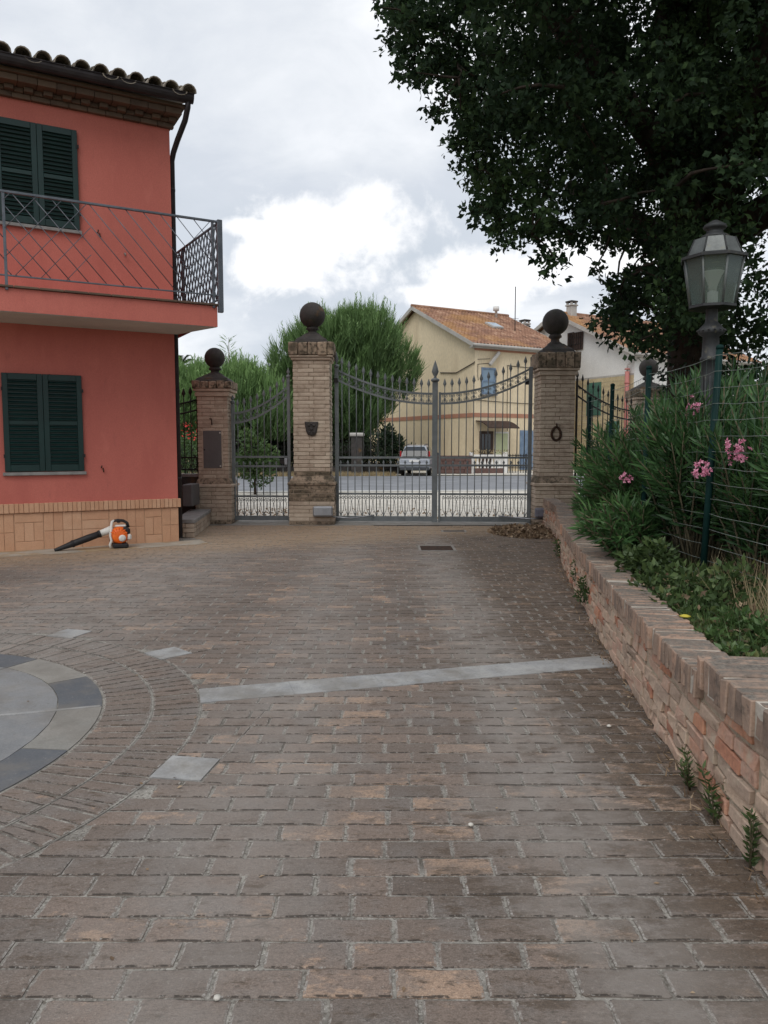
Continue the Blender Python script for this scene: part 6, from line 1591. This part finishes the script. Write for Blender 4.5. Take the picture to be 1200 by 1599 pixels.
# ------------------------------------------------------------------ trees across the road
def tufts(P, D, n, length, width, spread, tone0):
    """bundles of thin blades at points P, mostly along D"""
    K = len(P); pos = np.repeat(P, n, 0)+rng.normal(size=(K*n, 3))*length*.12; d = np.repeat(D, n, 0)+rng.normal(size=(K*n, 3))*spread
    return frames(pos, d, rng.uniform(length*.6, length*1.25, K*n), w=width), np.clip(np.repeat(tone0, n)+rng.normal(0, .14, K*n), 0, 1)
def conifer(name, C, Rr, zmin, ntuft, n, length, width, material, label, trunk_r=.2, up=1.0, shape=None, spread=.28, group=None, shoots=.5):
    C = np.array(C); t = thing(name, (C[0], C[1], 0), label, 'tree', group)
    lob = [(np.array([0, 0, -.05]), .84)]+[(unit(1)[0]*np.array([.68, .68, .62]), random.uniform(.26, .5)) for _ in range(24)]
    P = []; D = []; T = []
    for c, r in lob:
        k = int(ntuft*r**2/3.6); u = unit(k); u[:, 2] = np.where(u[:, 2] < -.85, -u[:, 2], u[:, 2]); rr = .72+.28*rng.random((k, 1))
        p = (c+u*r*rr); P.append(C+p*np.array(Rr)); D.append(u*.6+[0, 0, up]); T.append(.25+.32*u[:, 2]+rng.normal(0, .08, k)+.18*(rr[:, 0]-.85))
    P = np.concatenate(P); D = np.concatenate(D); T = np.concatenate(T); k = P[:, 2] > zmin; P, D, T = P[k], D[k], T[k]
    f, tn = tufts(P, D, n, length, width, spread, T)
    # upright young shoots that stand out of the crown
    K = int(len(P)*shoots); pick = rng.choice(len(P), K); q = np.clip((P[pick]-C)/np.array(Rr), -1.2, 1.2)
    ax = np.stack([q[:, 0]*.35, q[:, 1]*.35, np.ones(K)], 1); base = P[pick]+q*np.array([.15, .15, .1]); L_ = rng.uniform(.45, 1.0, K)*length*1.3
    rep = 16; ff = np.tile(np.linspace(0, 1, rep), K); pos = np.repeat(base, rep, 0)+np.repeat(ax*L_[:, None], rep, 0)*ff[:, None]; d = np.repeat(ax, rep, 0)*1.0+unit(K*rep)*.75
    f2 = frames(pos, d, length*.34*(1.15-.5*ff), w=width*.9); t2 = np.clip(np.repeat(T[pick], rep)+.22+.2*ff+rng.normal(0, .1, K*rep), 0, 1)
    f = np.concatenate([f, f2]); tn = np.concatenate([tn, t2])
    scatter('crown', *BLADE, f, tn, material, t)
    m_ = MB(); m_.tube([(C[0], C[1], -.1), (C[0]+.1, C[1], C[2]*.5), (C[0], C[1], C[2]+Rr[2]*.5)], [trunk_r*1.2, trunk_r, trunk_r*.4], 8)
    tr = m_.build('trunk', 'bark', t); m_ = MB()
    for k in range(26):
        u = unit(1)[0]; e = C+u*np.array(Rr)*.8; s0 = C+np.array([0, 0, (u[2]-.6)*Rr[2]*.5]); m_.tube([tuple(s0), tuple((s0+e)/2+[0, 0, -.2]), tuple(e)], [trunk_r*.4, trunk_r*.25, .02], 5)
    m_.build('branches', 'bark', t)
    return t
conifer('pine_tree', (-2.3, 45.0, 5.5), (3.85, 3.5, 4.0), .9, 4200, 10, .85, .06, 'pine_needle', 'round dense stone pine with upright shoots behind the mossy gate pillar', .32, 1.2, spread=.26, shoots=.42)
conifer('pine_tree', (-7.3, 40.5, 3.3), (2.3, 2.0, 2.2), .8, 1500, 10, .8, .055, 'pale_needle', 'pale green young pine behind the narrow pedestrian gate', .18, 1.5, spread=.3)
conifer('pine_tree', (-10.2, 41.5, 3.2), (1.9, 1.8, 2.5), .5, 1300, 10, .75, .055, 'pale_needle', 'pale green young pine behind the shorter gate pillar', .16, 1.3, spread=.35)
conifer('pine_tree', (-5.9, 44.5, 3.0), (1.8, 1.8, 3.0), .5, 1300, 11, .5, .05, 'pine_needle', 'mid green young pine between the pale pine and the big round pine', .16, 1.2, spread=.35)
def feather_tree():
    t = thing('sapling', (-8.0, 40.0, 0), 'thin feathery sapling tip rising above the pale pine', 'tree')
    m_ = MB(); m_.tube([(-8.0, 40, 0), (-8.0, 40, 4), (-7.95, 40, 7.05)], [.08, .05, .01], 5); m_.build('trunk', 'stem', t)
    P = []; D = []
    for k in range(70):
        z = 3+4*k/70; a = k*2.4; P.append((-8.0, 40, z)); D.append((math.cos(a), math.sin(a), .6))
    P = np.array(P); D = np.array(D); L = .25+.9*(7.1-P[:, 2])/4
    pos = np.concatenate([P+D*(L*f)[:, None] for f in (.3, .5, .7, .9)]); dd = np.tile(D, (4, 1))+.5*unit(len(P)*4)
    scatter('crown', *BLADE, frames(pos, dd, .28, w=.04), rng.random(len(pos)), 'pale_needle', t)
feather_tree()
def palm():
    t = thing('palm_tree', (-11.6, 44, 0), 'small dark palm just past the edge of the pink house', 'tree')
    m_ = MB(); m_.tube([(-11.6, 44, -.1), (-11.55, 44, 3), (-11.5, 44, 5.9)], [.25, .2, .2], 8); m_.build('trunk', 'bark', t)
    for k in range(24):
        a = k*2.4; el = R(70-5*k); m_ = MB(); c = Vector((-11.5, 44, 5.95)); pts = []
        for i in range(6):
            f = i/5; d = Vector((math.cos(a)*math.cos(el), math.sin(a)*math.cos(el), math.sin(el)))*1.25*f; pts.append(c+d-Vector((0, 0, .5*f*f)))
        m_.tube(pts, .02, 4)
        for i in range(18):
            f = .25+.75*i/18; j = min(int(f*5), 4); p = pts[j].lerp(pts[j+1], f*5-j); ax = (pts[j+1]-pts[j]).normalized(); s_ = ax.cross(Vector((0, 0, 1))).normalized()
            for q in (-1, 1): e = p+s_*q*.32+ax*.22-Vector((0, 0, .08)); w_ = ax*.03; m_.add([p-w_, p+w_, e], [(0, 1, 2)], random.random())
        m_.build('frond', 'dark_leaf', t)
palm()
def round_tree(name, loc, h, crowns, n, size, material, label, cat='tree', group=None, tr=.12):
    t = leafy(name, crowns, n, size, material, label, cat, loc=(*loc, 0), group=group, stem=False)
    m_ = MB(); b = Vector((*loc, -.1)); m_.tube([b, Vector((loc[0], loc[1], h))], [tr, tr*.6], 6)
    for c in crowns: m_.tube([Vector((loc[0], loc[1], h*.7)), Vector(c[:3])], [tr*.5, .02], 5)
    m_.build('trunk', 'bark', t)
round_tree('laurel_bush', (-4.1, 24.4), .6, [(-4.1, 24.4, 1.3, .5), (-4.4, 24.4, .95, .45), (-3.75, 24.5, 1.1, .45), (-4.35, 24.4, 1.75, .28), (-3.95, 24.4, .7, .5)], 2200, .13, 'bush_leaf', 'glossy laurel bush beside the pale drive, seen through the pedestrian gate', 'bush', tr=.05)
round_tree('oleander_bush', (.35, 41.2), .8, [(.35, 41.2, 1.2, .7), (.1, 41.2, 1.9, .5), (.6, 41.2, 1.7, .45), (.3, 41.2, 2.3, .3)], 1600, .2, 'dark_leaf', 'tall dark bush on the verge right behind the parked white car', 'bush', tr=.05)
leafy('hedge', [(-13+.8*k, 42.6+.2*math.sin(k*2.1), .9+.4*math.sin(k*1.3), 1.15) for k in range(18)], 14000, .16, 'dark_leaf', 'dark hedge behind the spear topped fence across the road', 'hedge', loc=(-6, 42.6, 0), stem=False)
leafy('cypress_hedge', [(-6.9+.5*k, 43.3, z, .95) for k in range(5) for z in (1.0, 2.0, 2.9)]+[(-9.6+.6*k, 43.5, z, .9) for k in range(4) for z in (1, 2, 2.6)]+[(-4.4+.6*k, 45.5, z, 1.0) for k in range(7) for z in (1, 2.2, 3.2)], 15000, .16, 'dark_leaf', 'tall dark cypress hedge behind the pines', 'hedge', loc=(-7, 43.3, 0), stem=False)
round_tree('rose_bush', (-6.55, 25.5), .8, [(-6.6, 25.5, 1.2, .6), (-6.3, 25.5, 1.5, .5), (-7.0, 25.5, 1.4, .5), (-6.6, 25.4, .6, .6)], 1500, .1, 'bush_leaf', 'bush with red flowers behind the iron fence of the pink house', 'bush', tr=.04)
K = 60; pos = np.stack([rng.uniform(-7.1, -5.95, K), rng.uniform(24.9, 25.1, K), rng.uniform(1.7, 2.3, K)], 1)
t = thing('red_flowers', (-6.5, 25, 1.7), 'cluster of red flowers on the bush behind the iron fence', 'flowers'); scatter('blossom', *LOBED, frames(pos, unit(K), .10), rng.random(K), 'red', t)
# distant trees that close the view
for k, (x, y, h, r, lab) in enumerate(((-19, 60, 6, 4, 'broad distant tree farthest behind the pink house'), (-12, 64, 5.5, 3.6, 'distant tree behind the small palm'), (-6.5, 66, 5, 3.4, 'distant tree behind the pale pines'), (2.5, 75, 5, 3.6, 'distant tree behind the yellow house'), (24, 62, 6, 4.5, 'distant tree behind the white house'), (33, 55, 7, 5, 'distant tree farthest off behind the oak'))):
    round_tree('tree', (x, y), h*.5, [(x+random.uniform(-.6, .6)*r, y+random.uniform(-.4, .4)*r, h*.62+random.uniform(-.35, .35)*r, r*random.uniform(.4, .6)) for _ in range(8)], 2600, .38, 'dark_leaf', lab, group=None, tr=.25)
K = 24000; x_ = rng.uniform(-120, 120, K); y_ = rng.uniform(95, 105, K); z_ = rng.random(K)*(2.5+1.4*np.sin(x_*.13)+.8*np.sin(x_*.41))+.3
scatter('distant_wood', *LOBED, frames(np.stack([x_, y_, z_], 1), unit(K), rng.uniform(.6, 1.5, K)), rng.random(K), 'dark_leaf', kind='stuff')
# dry verge grass
K = 14000; x_ = rng.uniform(-16, .6, K); y_ = rng.uniform(0, 1, K)*2.6+39.2+x_*.06
scatter('verge_grass', *BLADE, frames(np.stack([x_, y_, np.full(K, -.05)], 1), np.stack([rng.normal(0, .4, K), rng.normal(0, .4, K), np.ones(K)], 1), rng.uniform(.08, .28, K), w=.03), rng.random(K), 'straw', kind='stuff')
K = 3000; x_ = np.where(rng.random(K) < .7, rng.uniform(-7, -1.5, K), rng.uniform(-2, 9, K)); y_ = 16.0+rng.random(K)**2*3
scatter('drive_edge_litter', *LOBED, frames(np.stack([x_, y_, np.full(K, -.005)], 1), unit(K)*[1, 1, .3], rng.uniform(.03, .08, K)), np.clip(rng.random(K)*.5+.5, 0, 1), 'dead_leaf', kind='stuff')
